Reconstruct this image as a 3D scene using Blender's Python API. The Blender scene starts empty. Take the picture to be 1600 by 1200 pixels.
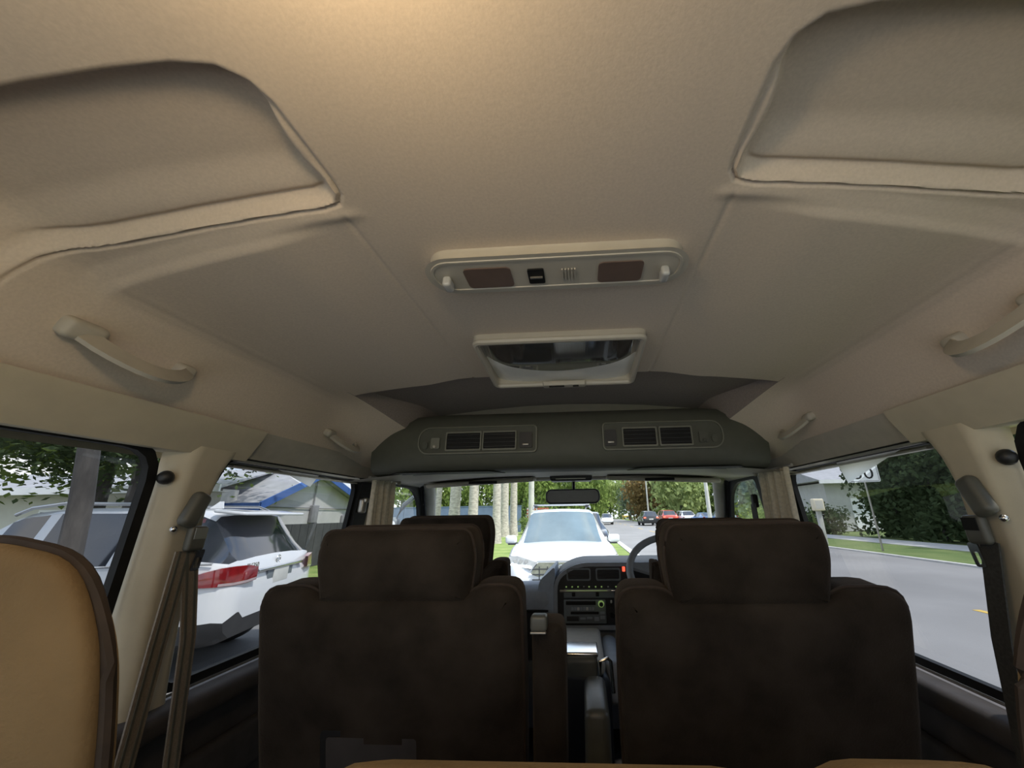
import bpy, bmesh, math, random
import numpy as np
from mathutils import Vector, Matrix, Euler
random.seed(7); rng = np.random.default_rng(7)
scene = bpy.context.scene
COL = scene.collection

# ------------------------------------------------------------------ camera
# world: x right, y forward (van's nose), z up, ground z=0, van centred on x=0
_n = lambda v: v / np.linalg.norm(v)
F_PX, CX, CY = 600.0, 870.0, 600.0
_Y = _n(np.array([(910 - CX) / F_PX, (CY - 804) / F_PX, -1.0]))
_g = np.array([-0.034, 1.0, 0.0]); _Z = _n(_g - _g.dot(_Y) * _Y); _X = np.cross(_Y, _Z)
_R = np.array([_X, _Y, _Z])
cam = bpy.data.objects.new('camera', bpy.data.cameras.new('camera')); COL.objects.link(cam)
_m = Matrix(_R.tolist()).to_4x4(); _m.translation = Vector((0.05, 0.0, 1.56)); cam.matrix_world = _m
cam.data.sensor_width = 36.0; cam.data.lens = F_PX / 1600 * 36
cam.data.shift_x = (800 - CX) / 1600; cam.data.clip_start = 0.02; cam.data.clip_end = 600
scene.camera = cam

# ------------------------------------------------------------------ light and exposure
EXPOSURE, SUN, SKY, DOME_W = 0.85, 3.0, 1.05, 1.25
scene.view_settings.view_transform = 'Standard'; scene.view_settings.look = 'None'
scene.view_settings.exposure = EXPOSURE; scene.view_settings.gamma = 1.0
scene.view_settings.use_curve_mapping = False
w = bpy.data.worlds.new('sky'); scene.world = w; w.use_nodes = True
nt = w.node_tree; nt.nodes.clear()
_o = nt.nodes.new('ShaderNodeOutputWorld'); _b = nt.nodes.new('ShaderNodeBackground')
_tc = nt.nodes.new('ShaderNodeTexCoord'); _sx = nt.nodes.new('ShaderNodeSeparateXYZ')
_r = nt.nodes.new('ShaderNodeValToRGB'); _nz = nt.nodes.new('ShaderNodeTexNoise'); _cr = nt.nodes.new('ShaderNodeValToRGB')
_mx = nt.nodes.new('ShaderNodeMixRGB')
_r.color_ramp.elements[0].position = 0.0; _r.color_ramp.elements[0].color = (.72, .84, .96, 1)
_r.color_ramp.elements[1].position = 0.7; _r.color_ramp.elements[1].color = (.30, .50, .86, 1)
_nz.inputs['Scale'].default_value = 3.2; _nz.inputs['Detail'].default_value = 7
_cr.color_ramp.elements[0].position = .42; _cr.color_ramp.elements[1].position = .62
_mx.inputs[2].default_value = (1.0, 1.0, 1.0, 1)
nt.links.new(_tc.outputs['Generated'], _sx.inputs[0]); nt.links.new(_sx.outputs['Z'], _r.inputs[0])
nt.links.new(_tc.outputs['Generated'], _nz.inputs['Vector']); nt.links.new(_nz.outputs['Fac'], _cr.inputs[0])
nt.links.new(_cr.outputs[0], _mx.inputs[0]); nt.links.new(_r.outputs[0], _mx.inputs[1])
nt.links.new(_mx.outputs[0], _b.inputs[0]); _b.inputs[1].default_value = SKY
nt.links.new(_b.outputs[0], _o.inputs[0])
sd = bpy.data.lights.new('sun', 'SUN'); sd.energy = SUN; sd.angle = math.radians(3); sd.color = (1, .95, .87)
sun = bpy.data.objects.new('sun', sd); COL.objects.link(sun)
sun.rotation_euler = Vector((-0.55, 0.30, -1.0)).to_track_quat('-Z', 'Y').to_euler(); sun.location = (0, 0, 40)
try:
    scene.cycles.max_bounces = 10; scene.cycles.diffuse_bounces = 5; scene.cycles.transparent_max_bounces = 16
    scene.cycles.sample_clamp_indirect = 4.0; scene.cycles.caustics_reflective = False; scene.cycles.caustics_refractive = False
except Exception: pass

# ------------------------------------------------------------------ materials
MAT = {}
def mat(name, col, rough=.6, metal=0.0, noise=None, bump=None, emit=None, spec=.5, coat=0.0, sheen=0.0, stretch=None, col2=None, trans=0.0, alpha=None):
    m = bpy.data.materials.new(name); m.use_nodes = True; MAT[name] = m
    t = m.node_tree; b = t.nodes['Principled BSDF']; L = t.links.new
    c = (*col, 1); b.inputs['Base Color'].default_value = c; b.inputs['Roughness'].default_value = rough
    b.inputs['Metallic'].default_value = metal; b.inputs['Specular IOR Level'].default_value = spec
    b.inputs['Coat Weight'].default_value = coat; b.inputs['Coat Roughness'].default_value = .05
    b.inputs['Transmission Weight'].default_value = trans
    if sheen:
        b.inputs['Sheen Weight'].default_value = sheen; b.inputs['Sheen Roughness'].default_value = .45
        b.inputs['Sheen Tint'].default_value = (min(1, col[0]*6), min(1, col[1]*6), min(1, col[2]*6), 1)
    tc = t.nodes.new('ShaderNodeTexCoord'); vec = tc.outputs['Object']
    if stretch:
        mp = t.nodes.new('ShaderNodeMapping'); mp.inputs['Scale'].default_value = stretch; L(vec, mp.inputs[0]); vec = mp.outputs[0]
    if noise or col2:
        sc, am = noise if noise else (8, .15)
        n = t.nodes.new('ShaderNodeTexNoise'); n.inputs['Scale'].default_value = sc; n.inputs['Detail'].default_value = 5; L(vec, n.inputs['Vector'])
        r = t.nodes.new('ShaderNodeValToRGB'); r.color_ramp.elements[0].position = .32; r.color_ramp.elements[1].position = .68
        d = col2 if col2 else tuple(min(1, q*(1+am)) for q in col)
        r.color_ramp.elements[0].color = tuple(q*(1-am) for q in col)+(1,) if not col2 else c
        r.color_ramp.elements[1].color = (*d, 1)
        L(n.outputs['Fac'], r.inputs[0]); L(r.outputs[0], b.inputs['Base Color'])
    if bump:
        n2 = t.nodes.new('ShaderNodeTexNoise'); n2.inputs['Scale'].default_value = bump[0]; n2.inputs['Detail'].default_value = 3; L(vec, n2.inputs['Vector'])
        bp = t.nodes.new('ShaderNodeBump'); bp.inputs['Strength'].default_value = bump[1]; bp.inputs['Distance'].default_value = bump[2] if len(bump) > 2 else .002
        L(n2.outputs['Fac'], bp.inputs['Height']); L(bp.outputs[0], b.inputs['Normal'])
    if emit:
        b.inputs['Emission Color'].default_value = (*emit[0], 1); b.inputs['Emission Strength'].default_value = emit[1]
    return m
def glass(name, tint, refl=1.0):
    m = bpy.data.materials.new(name); m.use_nodes = True; MAT[name] = m
    t = m.node_tree; t.nodes.clear(); o = t.nodes.new('ShaderNodeOutputMaterial'); L = t.links.new
    a = t.nodes.new('ShaderNodeBsdfTransparent'); a.inputs[0].default_value = (*tint, 1)
    g = t.nodes.new('ShaderNodeBsdfGlossy'); g.inputs['Roughness'].default_value = .02
    f = t.nodes.new('ShaderNodeLayerWeight'); f.inputs[0].default_value = .5
    pw = t.nodes.new('ShaderNodeMath'); pw.operation = 'POWER'; pw.inputs[1].default_value = 4.0; L(f.outputs['Facing'], pw.inputs[0])
    mu = t.nodes.new('ShaderNodeMath'); mu.operation = 'MULTIPLY_ADD'; mu.inputs[1].default_value = .85*refl; mu.inputs[2].default_value = .05*refl; L(pw.outputs[0], mu.inputs[0])
    mx = t.nodes.new('ShaderNodeMixShader'); L(mu.outputs[0], mx.inputs[0]); L(a.outputs[0], mx.inputs[1]); L(g.outputs[0], mx.inputs[2]); L(mx.outputs[0], o.inputs[0])
    return m
def translucent(name, col, k=.6):
    m = bpy.data.materials.new(name); m.use_nodes = True; MAT[name] = m
    t = m.node_tree; t.nodes.clear(); o = t.nodes.new('ShaderNodeOutputMaterial'); L = t.links.new
    a = t.nodes.new('ShaderNodeBsdfDiffuse'); b = t.nodes.new('ShaderNodeBsdfTranslucent'); mx = t.nodes.new('ShaderNodeMixShader')
    tc = t.nodes.new('ShaderNodeTexCoord'); n = t.nodes.new('ShaderNodeTexNoise'); n.inputs['Scale'].default_value = 3.0; L(tc.outputs['Object'], n.inputs['Vector'])
    r = t.nodes.new('ShaderNodeValToRGB'); r.color_ramp.elements[0].color = tuple(q*.75 for q in col)+(1,); r.color_ramp.elements[1].color = tuple(min(1, q*1.2) for q in col)+(1,)
    r.color_ramp.elements[0].position = .3; r.color_ramp.elements[1].position = .7
    L(n.outputs['Fac'], r.inputs[0]); L(r.outputs[0], a.inputs[0]); L(r.outputs[0], b.inputs[0]); mx.inputs[0].default_value = k
    L(a.outputs[0], mx.inputs[1]); L(b.outputs[0], mx.inputs[2]); L(mx.outputs[0], o.inputs[0]); return m

mat('headliner', (.62, .535, .445), .95, noise=(260, .05), bump=(420, .12, .001), spec=.1)
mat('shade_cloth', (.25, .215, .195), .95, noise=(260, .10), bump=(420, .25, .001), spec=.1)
mat('trim_beige', (.54, .485, .37), .65, noise=(30, .04), bump=(300, .12, .001), spec=.3)
mat('trim_grey', (.44, .41, .35), .6, noise=(40, .05), bump=(320, .12, .001), spec=.3)
mat('plastic_light', (.48, .445, .375), .42, noise=(30, .03), spec=.5)
mat('duct_rim', (.19, .19, .155), .5, noise=(40, .05), spec=.35)
mat('plastic_duct', (.088, .091, .073), .6, noise=(40, .05), bump=(350, .12, .001), spec=.35)
mat('velour', (.034, .027, .021), .95, noise=(11, .35), bump=(260, .5, .002), spec=.06, sheen=.45)
mat('velour_lamplit', (.185, .122, .062), .95, noise=(7, .16), bump=(240, .5, .002), spec=.06, sheen=.2)  # seat velour again, lightened and warmed: lamplight on the bench put into colour
mat('piping', (.035, .022, .014), .8, noise=(60, .2))
mat('lower_trim', (.055, .048, .046), .8, noise=(20, .2), bump=(200, .2, .001))
mat('carpet', (.035, .030, .028), 1.0, noise=(90, .3), bump=(150, .8, .003))
mat('rubber', (.010, .010, .010), .6, noise=(40, .2), spec=.25)
mat('black_plastic', (.018, .018, .019), .45, noise=(40, .15), bump=(300, .1, .001))
mat('dash_grey', (.30, .335, .385), .6, noise=(40, .06), bump=(300, .15, .001))
mat('dash_dark', (.022, .023, .026), .55, noise=(40, .1), bump=(300, .15, .001))
mat('panel_grey', (.17, .195, .21), .5, noise=(40, .06))
mat('chrome', (.75, .75, .74), .18, metal=1.0, noise=(20, .03))
mat('metal_dull', (.42, .40, .36), .38, metal=.8, noise=(30, .06))
mat('belt_web', (.25, .21, .17), .85, noise=(200, .25), bump=(400, .4, .001), stretch=(8, 8, 1))
mat('belt_web_dark', (.045, .045, .042), .85, noise=(200, .25), bump=(400, .4, .001))
mat('belt_plastic', (.10, .10, .085), .42, noise=(40, .1))
mat('curtain', (.62, .56, .44), .9, noise=(120, .12), bump=(300, .3, .001), sheen=.2)
mat('lens', (.70, .71, .70), .12, noise=(30, .05), spec=.6, trans=.35, coat=.3)
mat('lamp_lens', (.9, .8, .6), .4, emit=((1.0, .72, .36), 6.0))
mat('reflector', (.80, .80, .79), .07, metal=.95, noise=(18, .06), bump=(3, .03, .002), stretch=(60, 1, 1))
mat('indicator_green', (.35, .5, .2), .5, emit=((.55, .85, .25), .12))
mat('indicator_red', (.6, .05, .04), .4, emit=((1.0, .10, .05), .9))
mat('amber', (.8, .4, .05), .4, emit=((1.0, .45, .08), 1.2))
mat('mirror_face', (.62, .62, .64), .03, metal=1.0)
mat('print_white', (.62, .62, .6), .6)
glass('glass_clear', (.93, .95, .95)); glass('glass_tint', (.56, .57, .585), .9)
translucent('film_back', (.83, .825, .78), .96)
mat('lamp_white', (.84, .84, .80), .18, noise=(20, .03), spec=.6)
mat('screen_brown', (.15, .105, .085), .3, noise=(20, .1))

# ------------------------------------------------------------------ mesh builder
def outline(pts, r, n=4):
    out = []; N = len(pts)
    for i, p in enumerate(pts):
        rr = r[i] if isinstance(r, (list, tuple)) else r
        P = Vector((*p, 0)); A = Vector((*pts[i-1], 0)); B = Vector((*pts[(i+1) % N], 0))
        d1 = (A-P); d2 = (B-P); q = min(rr, d1.length*.45, d2.length*.45); a = P+d1.normalized()*q; b = P+d2.normalized()*q
        for k in range(n+1):
            t = k/n; v = a*(1-t)**2 + P*2*t*(1-t) + b*t*t; out.append((v.x, v.y))
    return out
def grow(poly, d):
    c = np.array(poly); A = np.roll(c, 1, 0); B = np.roll(c, -1, 0); t = B-A; l = np.hypot(t[:, 0], t[:, 1])[:, None]+1e-9; t /= l
    return [tuple(p) for p in c + np.stack([t[:, 1], -t[:, 0]], 1)*d]
class M:
    def __init__(s): s.V = []; s.F = []
    def add(s, V, F, mtx=None):
        o = len(s.V)
        s.V += [tuple(mtx @ Vector(v)) for v in V] if mtx is not None else [tuple(v) for v in V]
        s.F += [tuple(i+o for i in f) for f in F]; return s
    def box(s, x0, x1, y0, y1, z0, z1, mtx=None):
        V = [(x, y, z) for x in (x0, x1) for y in (y0, y1) for z in (z0, z1)]
        return s.add(V, [(0,1,3,2),(4,6,7,5),(0,4,5,1),(2,3,7,6),(0,2,6,4),(1,5,7,3)], mtx)
    def rbox(s, c, d, r, seg=3, rot=(0,0,0), puff=0.0, mid=1, taper=0.0, shape=None):
        h = [q/2 for q in d]; r = min(r, min(h)*.999); V = []; F = []
        for ax in range(3):
            u, v = (ax+1) % 3, (ax+2) % 3
            def lst(a):
                H = h[a]; A = [-H + r*k/seg for k in range(seg+1)]
                B = [(-H+r) + (2*H-2*r)*k/mid for k in range(1, mid)] if mid > 1 else []
                return A + B + [-q for q in reversed(A)]
            LU, LV = lst(u), lst(v)
            for sg in (-1, 1):
                o = len(V); nu, nv = len(LU), len(LV)
                for a in LU:
                    for b in LV:
                        p = [0, 0, 0]; p[ax] = sg*h[ax]; p[u] = a; p[v] = b
                        q = [max(-(h[k]-r), min(h[k]-r, p[k])) for k in range(3)]
                        nn = [p[k]-q[k] for k in range(3)]; l = math.sqrt(sum(z*z for z in nn)) or 1
                        pf = puff*(1-(a/h[u])**2)*(1-(b/h[v])**2)
                        w_ = [q[k]+nn[k]/l*r for k in range(3)]; w_[ax] += sg*pf
                        if taper: f = 1+taper*(w_[2]/h[2]); w_[0] *= f
                        if shape: w_ = shape(*w_)
                        V.append(w_)
                for i in range(nu-1):
                    for j in range(nv-1):
                        q = (o+i*nv+j, o+(i+1)*nv+j, o+(i+1)*nv+j+1, o+i*nv+j+1)
                        F.append(q if sg > 0 else q[::-1])
        return s.add(V, F, Matrix.Translation(c) @ Euler(rot).to_matrix().to_4x4())
    def grid(s, rows, close_u=False, close_v=False):
        n, m = len(rows), len(rows[0]); V = [p for r in rows for p in r]; F = []
        for i in range(n if close_u else n-1):
            for j in range(m if close_v else m-1):
                F.append((i*m+j, ((i+1) % n)*m+j, ((i+1) % n)*m+(j+1) % m, i*m+(j+1) % m))
        return s.add(V, F)
    def tube(s, pts, r, n=8, closed=False, cap=True, flat=None, up=(0,0,1)):
        P = [Vector(p) for p in pts]; rows = []; N = len(P)
        for i, p in enumerate(P):
            a = P[(i-1) % N] if (closed or i) else p; b = P[(i+1) % N] if (closed or i < N-1) else p
            t = (b-a).normalized(); U = Vector(up)
            if abs(t.dot(U)) > .97: U = Vector((1, 0, 0)) if abs(t.x) < .9 else Vector((0, 1, 0))
            e1 = t.cross(U).normalized(); e2 = e1.cross(t).normalized()
            ri = r[i] if isinstance(r, (list, tuple)) else r
            ra, rb = (ri, ri) if not flat else (flat[0], flat[1])
            rows.append([tuple(p + e1*(math.cos(2*math.pi*k/n)*ra) + e2*(math.sin(2*math.pi*k/n)*rb)) for k in range(n)])
        o = len(s.V); s.grid(rows, closed, True)
        if cap and not closed:
            s.F.append(tuple(o+k for k in range(n))[::-1]); s.F.append(tuple(o+(N-1)*n+k for k in range(n)))
        return s
    def strap(s, pts, w, t, side):
        """flat band along pts; side = width direction(s)"""
        P = [Vector(p) for p in pts]; rows = []
        for i, p in enumerate(P):
            a = P[max(i-1, 0)]; b = P[min(i+1, len(P)-1)]; tg = (b-a).normalized()
            sd_ = Vector(side[i] if isinstance(side, list) else side); sd_ = (sd_ - tg*sd_.dot(tg)).normalized(); nn = tg.cross(sd_)
            W = w[i] if isinstance(w, (list, tuple)) else w
            rows.append([tuple(p+sd_*W/2+nn*t/2), tuple(p-sd_*W/2+nn*t/2), tuple(p-sd_*W/2-nn*t/2), tuple(p+sd_*W/2-nn*t/2)])
        o = len(s.V); s.grid(rows, False, True); n = len(rows)
        s.F.append((o, o+1, o+2, o+3)); s.F.append((o+4*n-1, o+4*n-2, o+4*n-3, o+4*n-4)); return s
    def cyl(s, p0, p1, r0, r1=None, n=16): return s.tube([p0, p1], [r0, r0 if r1 is None else r1], n)
    def prism(s, poly, f, off):
        """poly 2-d list -> f(a,b) 3-d; extruded by vector off"""
        A = [Vector(f(*p)) for p in poly]; B = [p+Vector(off) for p in A]; n = len(A); o = len(s.V)
        s.V += [tuple(p) for p in A+B]
        s.F += [tuple(o+i for i in range(n)), tuple(o+n+i for i in reversed(range(n)))]
        s.F += [(o+i, o+n+i, o+n+(i+1) % n, o+(i+1) % n) for i in range(n)]; return s
    def frame(s, outer, inner, f, off):
        n = len(outer); o = len(s.V); O = Vector(off)
        for L_ in (outer, inner): s.V += [tuple(f(*p)) for p in L_]
        for L_ in (outer, inner): s.V += [tuple(Vector(f(*p))+O) for p in L_]
        for i in range(n):
            j = (i+1) % n
            s.F += [(o+i, o+j, o+n+j, o+n+i), (o+2*n+i, o+3*n+i, o+3*n+j, o+2*n+j), (o+i, o+2*n+i, o+2*n+j, o+j), (o+n+i, o+n+j, o+3*n+j, o+3*n+i)]
        return s
    def pad(s, poly, f, th, r, k=4, dome=.0, back=True):
        """cushion: closed outline poly (a,b) ccw -> f(a,b,depth); rounded rims of radius r, thickness th"""
        L = []
        for i in range(k+1):
            a = math.pi/2*i/k; L.append((r*(1-math.sin(a)), r*(1-math.cos(a))))
        L += [(0, th-q[1]) if False else (q[0], th-q[1]) for q in reversed(L)]
        rows = [[f(p[0], p[1], dd) for p in grow(poly, -ins)] for ins, dd in L]
        o = len(s.V); m = len(poly); s.grid(rows, False, True)
        for e, row0, dd, sg in ((0, 0, 0.0, -1), (1, len(rows)-1, th, 1)):
            c0 = np.mean(np.array(grow(poly, -L[0][0])), 0); base = np.array(grow(poly, -L[0][0])); prev = o+row0*m
            for q in (.85, .6, .3):
                ring = c0+(base-c0)*q; st = len(s.V); s.V += [tuple(f(p[0], p[1], dd+sg*dome*(1-q*q))) for p in ring]
                s.F += [(prev+i, prev+(i+1) % m, st+(i+1) % m, st+i) for i in range(m)]; prev = st
            st = len(s.V); s.V.append(tuple(f(c0[0], c0[1], dd+sg*dome)))
            s.F += [(prev+i, prev+(i+1) % m, st) for i in range(m)]
        return s
    def lathe(s, prof, org, axis='x', n=24, mtx=None):
        rows = []
        for a, r in prof:
            row = []
            for k in range(n):
                c, q = math.cos(2*math.pi*k/n)*r, math.sin(2*math.pi*k/n)*r
                row.append({'x': (a, c, q), 'y': (c, a, q), 'z': (c, q, a)}[axis])
            rows.append([(p[0]+org[0], p[1]+org[1], p[2]+org[2]) for p in row])
        return s.grid(rows, False, True)
    def sphere(s, c, r, n=12, m=8):
        rr = r if isinstance(r, (tuple, list)) else (r, r, r)
        return s.grid([[(c[0]+rr[0]*math.sin(math.pi*i/m)*math.cos(2*math.pi*k/n), c[1]+rr[1]*math.sin(math.pi*i/m)*math.sin(2*math.pi*k/n), c[2]+rr[2]*math.cos(math.pi*i/m)) for k in range(n)] for i in range(m+1)], False, True)
    def xf(s, mtx): s.V = [tuple(mtx @ Vector(v)) for v in s.V]; return s
    def mirrored(s):
        q = M(); q.V = [(-a, b, c) for a, b, c in s.V]; q.F = [f[::-1] for f in s.F]; return q
    def obj(s, name, m, parent=None, smooth=40, label=None):
        me = bpy.data.meshes.new(name); me.from_pydata(s.V, [], s.F)
        bm = bmesh.new(); bm.from_mesh(me); bmesh.ops.remove_doubles(bm, verts=bm.verts, dist=1e-5)
        bmesh.ops.recalc_face_normals(bm, faces=bm.faces); bm.to_mesh(me); bm.free()
        me.materials.append(MAT[m]); me.update()
        if smooth:
            me.polygons.foreach_set('use_smooth', [True]*len(me.polygons))
            try: me.set_sharp_from_angle(angle=math.radians(smooth))
            except Exception: pass
        o = bpy.data.objects.new(name, me); COL.objects.link(o)
        if parent is not None:
            o.parent = parent
            if parent.type == 'EMPTY' and parent.name in WORLD_THINGS: o.location = -Vector(parent.location)
        if label: o['label'] = label
        return o
WORLD_THINGS = set()
def thing(name, label, cat, loc=(0,0,0), group=None, rotz=None, kind=None):
    """Empty at the thing's base. rotz None: its parts are given in world coordinates."""
    o = bpy.data.objects.new(name, None); COL.objects.link(o); o.location = loc; o.empty_display_size = .1
    if kind: o['kind'] = kind
    if label: o['label'] = label
    if cat: o['category'] = cat
    if group: o['group'] = group
    if rotz is None: WORLD_THINGS.add(o.name)
    else: o.rotation_euler = (0, 0, rotz)
    return o
def tag(o, label, cat, group=None):
    o['label'] = label; o['category'] = cat
    if group: o['group'] = group
    return o
def struct(o, label=None, kind='structure'):
    o['kind'] = kind
    if label: o['label'] = label
    return o
def copy_tree(root, loc=None, rotz=None, label=None, parent=None, scale=None):
    c = root.copy(); COL.objects.link(c)
    if parent is not None: c.parent = parent
    if loc is not None: c.location = loc
    if rotz is not None: c.rotation_euler = (0, 0, rotz)
    if scale is not None: c.scale = (scale,)*3
    if label: c['label'] = label
    for ch in list(root.children): copy_tree(ch, parent=c)
    return c
def rrect(x0, x1, y0, y1, r, n=5):
    """rounded rectangle, r one value or (bl, br, tr, tl)"""
    R = r if isinstance(r, (tuple, list)) else (r,)*4; out = []
    for (cx, cy, a0, q) in ((x0, y0, 180, 0), (x1, y0, 270, 1), (x1, y1, 0, 2), (x0, y1, 90, 3)):
        rr = R[q]; ox = cx + (rr if cx == x0 else -rr); oy = cy + (rr if cy == y0 else -rr)
        for k in range(n+1):
            a = math.radians(a0+90*k/n); out.append((ox+rr*math.cos(a), oy+rr*math.sin(a)))
    return out
def text_mesh(txt, size, ext=.002):
    """flat lettering turned into mesh data (verts, faces), centred, in the x-z plane facing -y"""
    cu = bpy.data.curves.new('t', 'FONT'); cu.body = txt; cu.size = size; cu.extrude = ext; cu.align_x = 'CENTER'; cu.align_y = 'CENTER'; cu.resolution_u = 3
    o = bpy.data.objects.new('t', cu); COL.objects.link(o); bpy.context.view_layer.update()
    me = o.to_mesh(); V = [(v.co.x, -v.co.z, v.co.y) for v in me.vertices]; Fc = [tuple(p.vertices) for p in me.polygons]
    o.to_mesh_clear(); bpy.data.objects.remove(o); bpy.data.curves.remove(cu); return V, Fc
# ------------------------------------------------------------------ van shell
def sstep(a, b, t):
    t = max(0.0, min(1.0, (t-a)/(b-a))); return t*t*(3-2*t)
def sx(z):                     # half width of the cabin at the side glass
    return .78 - (z-1.245)*(.05/.445) if z > 1.245 else .78
PROF = [(0,1.947),(.1,1.947),(.2,1.9465),(.30,1.943),(.35,1.939),(.43,1.930),(.50,1.919),(.56,1.908),(.60,1.898),(.618,1.890),(.631,1.878),(.643,1.858),(.655,1.832),(.668,1.802),(.680,1.770),(.692,1.742)]
PX = [p[0] for p in PROF]; PZ = [p[1] for p in PROF]
HATCH = [(.238,.25),(.246,.228),(.264,.214),(.30,.208),(.36,.206),(.44,.206),(.52,.206),(.60,.208),(.655,.214),(.682,.24),(.688,.30),(.675,.342),(.654,.362),(.62,.378),(.58,.388),(.55,.3915),(.48,.392),(.40,.3905),(.33,.3885),(.275,.386),(.250,.380),(.239,.364),(.236,.34)]
HP = np.array(HATCH)
def hatch_sd(x, y):            # >0 inside the roof recess
    p = np.array([x, y]); A = HP; B = np.roll(HP, -1, 0); d = B-A
    t = np.clip(((p-A)*d).sum(1)/(d*d).sum(1), 0, 1); dist = np.sqrt((((A+d*t[:, None])-p)**2).sum(1)).min()
    c = ((A[:, 1] > y) != (B[:, 1] > y)) & (x < (B[:, 0]-A[:, 0])*(y-A[:, 1])/(B[:, 1]-A[:, 1]+1e-12)+A[:, 0])
    return dist if c.sum() % 2 else -dist
def front_edge(x):             # front edge line of the recess, then the step in front of it
    return .408 + max(0, x-.26)*.075
def zceil(x, y):
    a = abs(x); z = float(np.interp(a, PX, PZ)); d = -1
    z += .0025*math.exp(-((a-.256)/.004)**2)*sstep(.38, .42, y)                # joint beside the centre panel
    side = sstep(.262, .40, a)*(1-sstep(.60, .66, a))
    fe = front_edge(a)
    z -= .013*side*sstep(fe-.016, fe+.014, y)                                  # side panels hang lower in front
    z -= .007*sstep(.22,.26,a)*(1-sstep(.60,.66,a))*math.exp(-((y-(fe-.012))/.010)**2)*.5
    if .19 < a < .692 and .16 < y < .48:
        d = hatch_sd(a, y)
        fr = sstep(.31, .365, y); inn = sstep(.215, .30, y); e = d*(1+.6*fr)
        D = .021-.010*fr; s0 = .016*inn
        z += .005*sstep(-.002, .004, e) + D*sstep(s0, s0+.011, e) - .0055*inn*(.35+.65*fr)*math.exp(-((e-.011)/.0045)**2) + .004*fr*math.exp(-((e-.034)/.006)**2)
    return z, d
def frange(a, b, st): n = max(1, round((b-a)/st)); return [a+(b-a)*i/n for i in range(n)]
xs = frange(0, .19, .03)+frange(.19, .30, .0026)+frange(.30, .692, .0034)+[.692]
xs = [-q for q in reversed(xs[1:])]+xs
ys = frange(-.70, .16, .05)+frange(.16, .195, .006)+frange(.195, .35, .003)+frange(.35, .45, .0019)+frange(.45, .49, .008)+frange(.49, 1.03, .03)+[1.03]
gv = {}; main = M(); pan = {-1: M(), 1: M()}
_nx = len(xs)//2; ZC = [(lambda h_: h_[:0:-1]+h_)([zceil(x, y) for x in xs[_nx:]]) for y in ys]
for i, y in enumerate(ys):
    for j, x in enumerate(xs):
        yy = y + (.022 - .05*min(1, (abs(x)/.6))**2 if i == len(ys)-1 else 0)
        main.V.append((x, yy, ZC[i][j][0]))
for k in pan: pan[k].V = list(main.V)
for i in range(len(ys)-1):
    for j in range(len(xs)-1):
        f = (i*len(xs)+j, i*len(xs)+j+1, (i+1)*len(xs)+j+1, (i+1)*len(xs)+j)
        dd = min(ZC[i][j][1], ZC[i+1][j+1][1], ZC[i][j+1][1], ZC[i+1][j][1])
        (pan[1 if xs[j] > 0 else -1] if dd > .052 else main).F.append(f)
def prune(m):
    used = sorted({i for f in m.F for i in f}); mp = {u: k for k, u in enumerate(used)}
    m.V = [m.V[u] for u in used]; m.F = [tuple(mp[i] for i in f) for f in m.F]; return m
ceiling = struct(prune(main).obj('ceiling', 'headliner', smooth=60), 'beige fabric van headliner with two rounded recesses')
for k in (-1, 1): prune(pan[k]).obj('recessed_panel', 'headliner', ceiling, smooth=60)
# lip at the front end of the headliner, recess above it (sliding shade of the roof hatch)
edge = [(x, 1.052-.05*min(1, abs(x)/.6)**2, zceil(x, 1.03)[0]) for x in np.linspace(-.60, .60, 25)]
M().grid([[(x, y, z+.0), (x, y+.006, z+.004), (x, y+.006, 1.965)] for x, y, z in edge]).obj('front_lip', 'headliner', ceiling)
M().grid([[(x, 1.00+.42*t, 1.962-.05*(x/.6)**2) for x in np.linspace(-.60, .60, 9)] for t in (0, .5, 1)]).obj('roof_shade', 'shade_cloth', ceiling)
CA = [.585, .60, .615, .63, .642, .655, .668, .680, .692]
CB = [(.500, 1.820), (.522, 1.812), (.545, 1.802), (.568, 1.790), (.592, 1.776), (.618, 1.760), (.652, 1.746), (.684, 1.734), (.712, 1.720)]
for s in (-1, 1):
    rows = []
    for k in range(13):
        t = k/12; y = .972+.47*t; q = sstep(.06, .75, t)
        rows.append([(s*(x*(1-q)+bx_*q), y, (zceil(x, .97)[0]-.0005)*(1-q)+bz_*q) for x, (bx_, bz_) in zip(CA, CB)]+[(s*.722, y, 1.70)])
    M().grid(rows).obj('side_shoulder', 'headliner', ceiling, smooth=70)
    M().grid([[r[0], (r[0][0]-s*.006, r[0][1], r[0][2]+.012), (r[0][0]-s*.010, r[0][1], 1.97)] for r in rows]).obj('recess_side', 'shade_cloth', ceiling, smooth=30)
# cab headliner up to the windscreen header
rows = []
for t in np.linspace(0, 1, 7):
    y = 1.26+.72*t
    rows.append([(x, y-.05*t*(abs(x)/.7)**3*2, 1.706+.034*t-.030*(abs(x)/.72)**3) for x in np.linspace(-.73, .73, 21)])
M().grid(rows).obj('cab_headliner', 'trim_grey', ceiling, smooth=60)
M().tube([(x, 1.985-.10*(abs(x)/.72)**3, 1.737-.026*(abs(x)/.72)**3) for x in np.linspace(-.73, .73, 21)], .016, 8, flat=(.020, .014)).obj('windscreen_header', 'trim_grey', ceiling)
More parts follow.
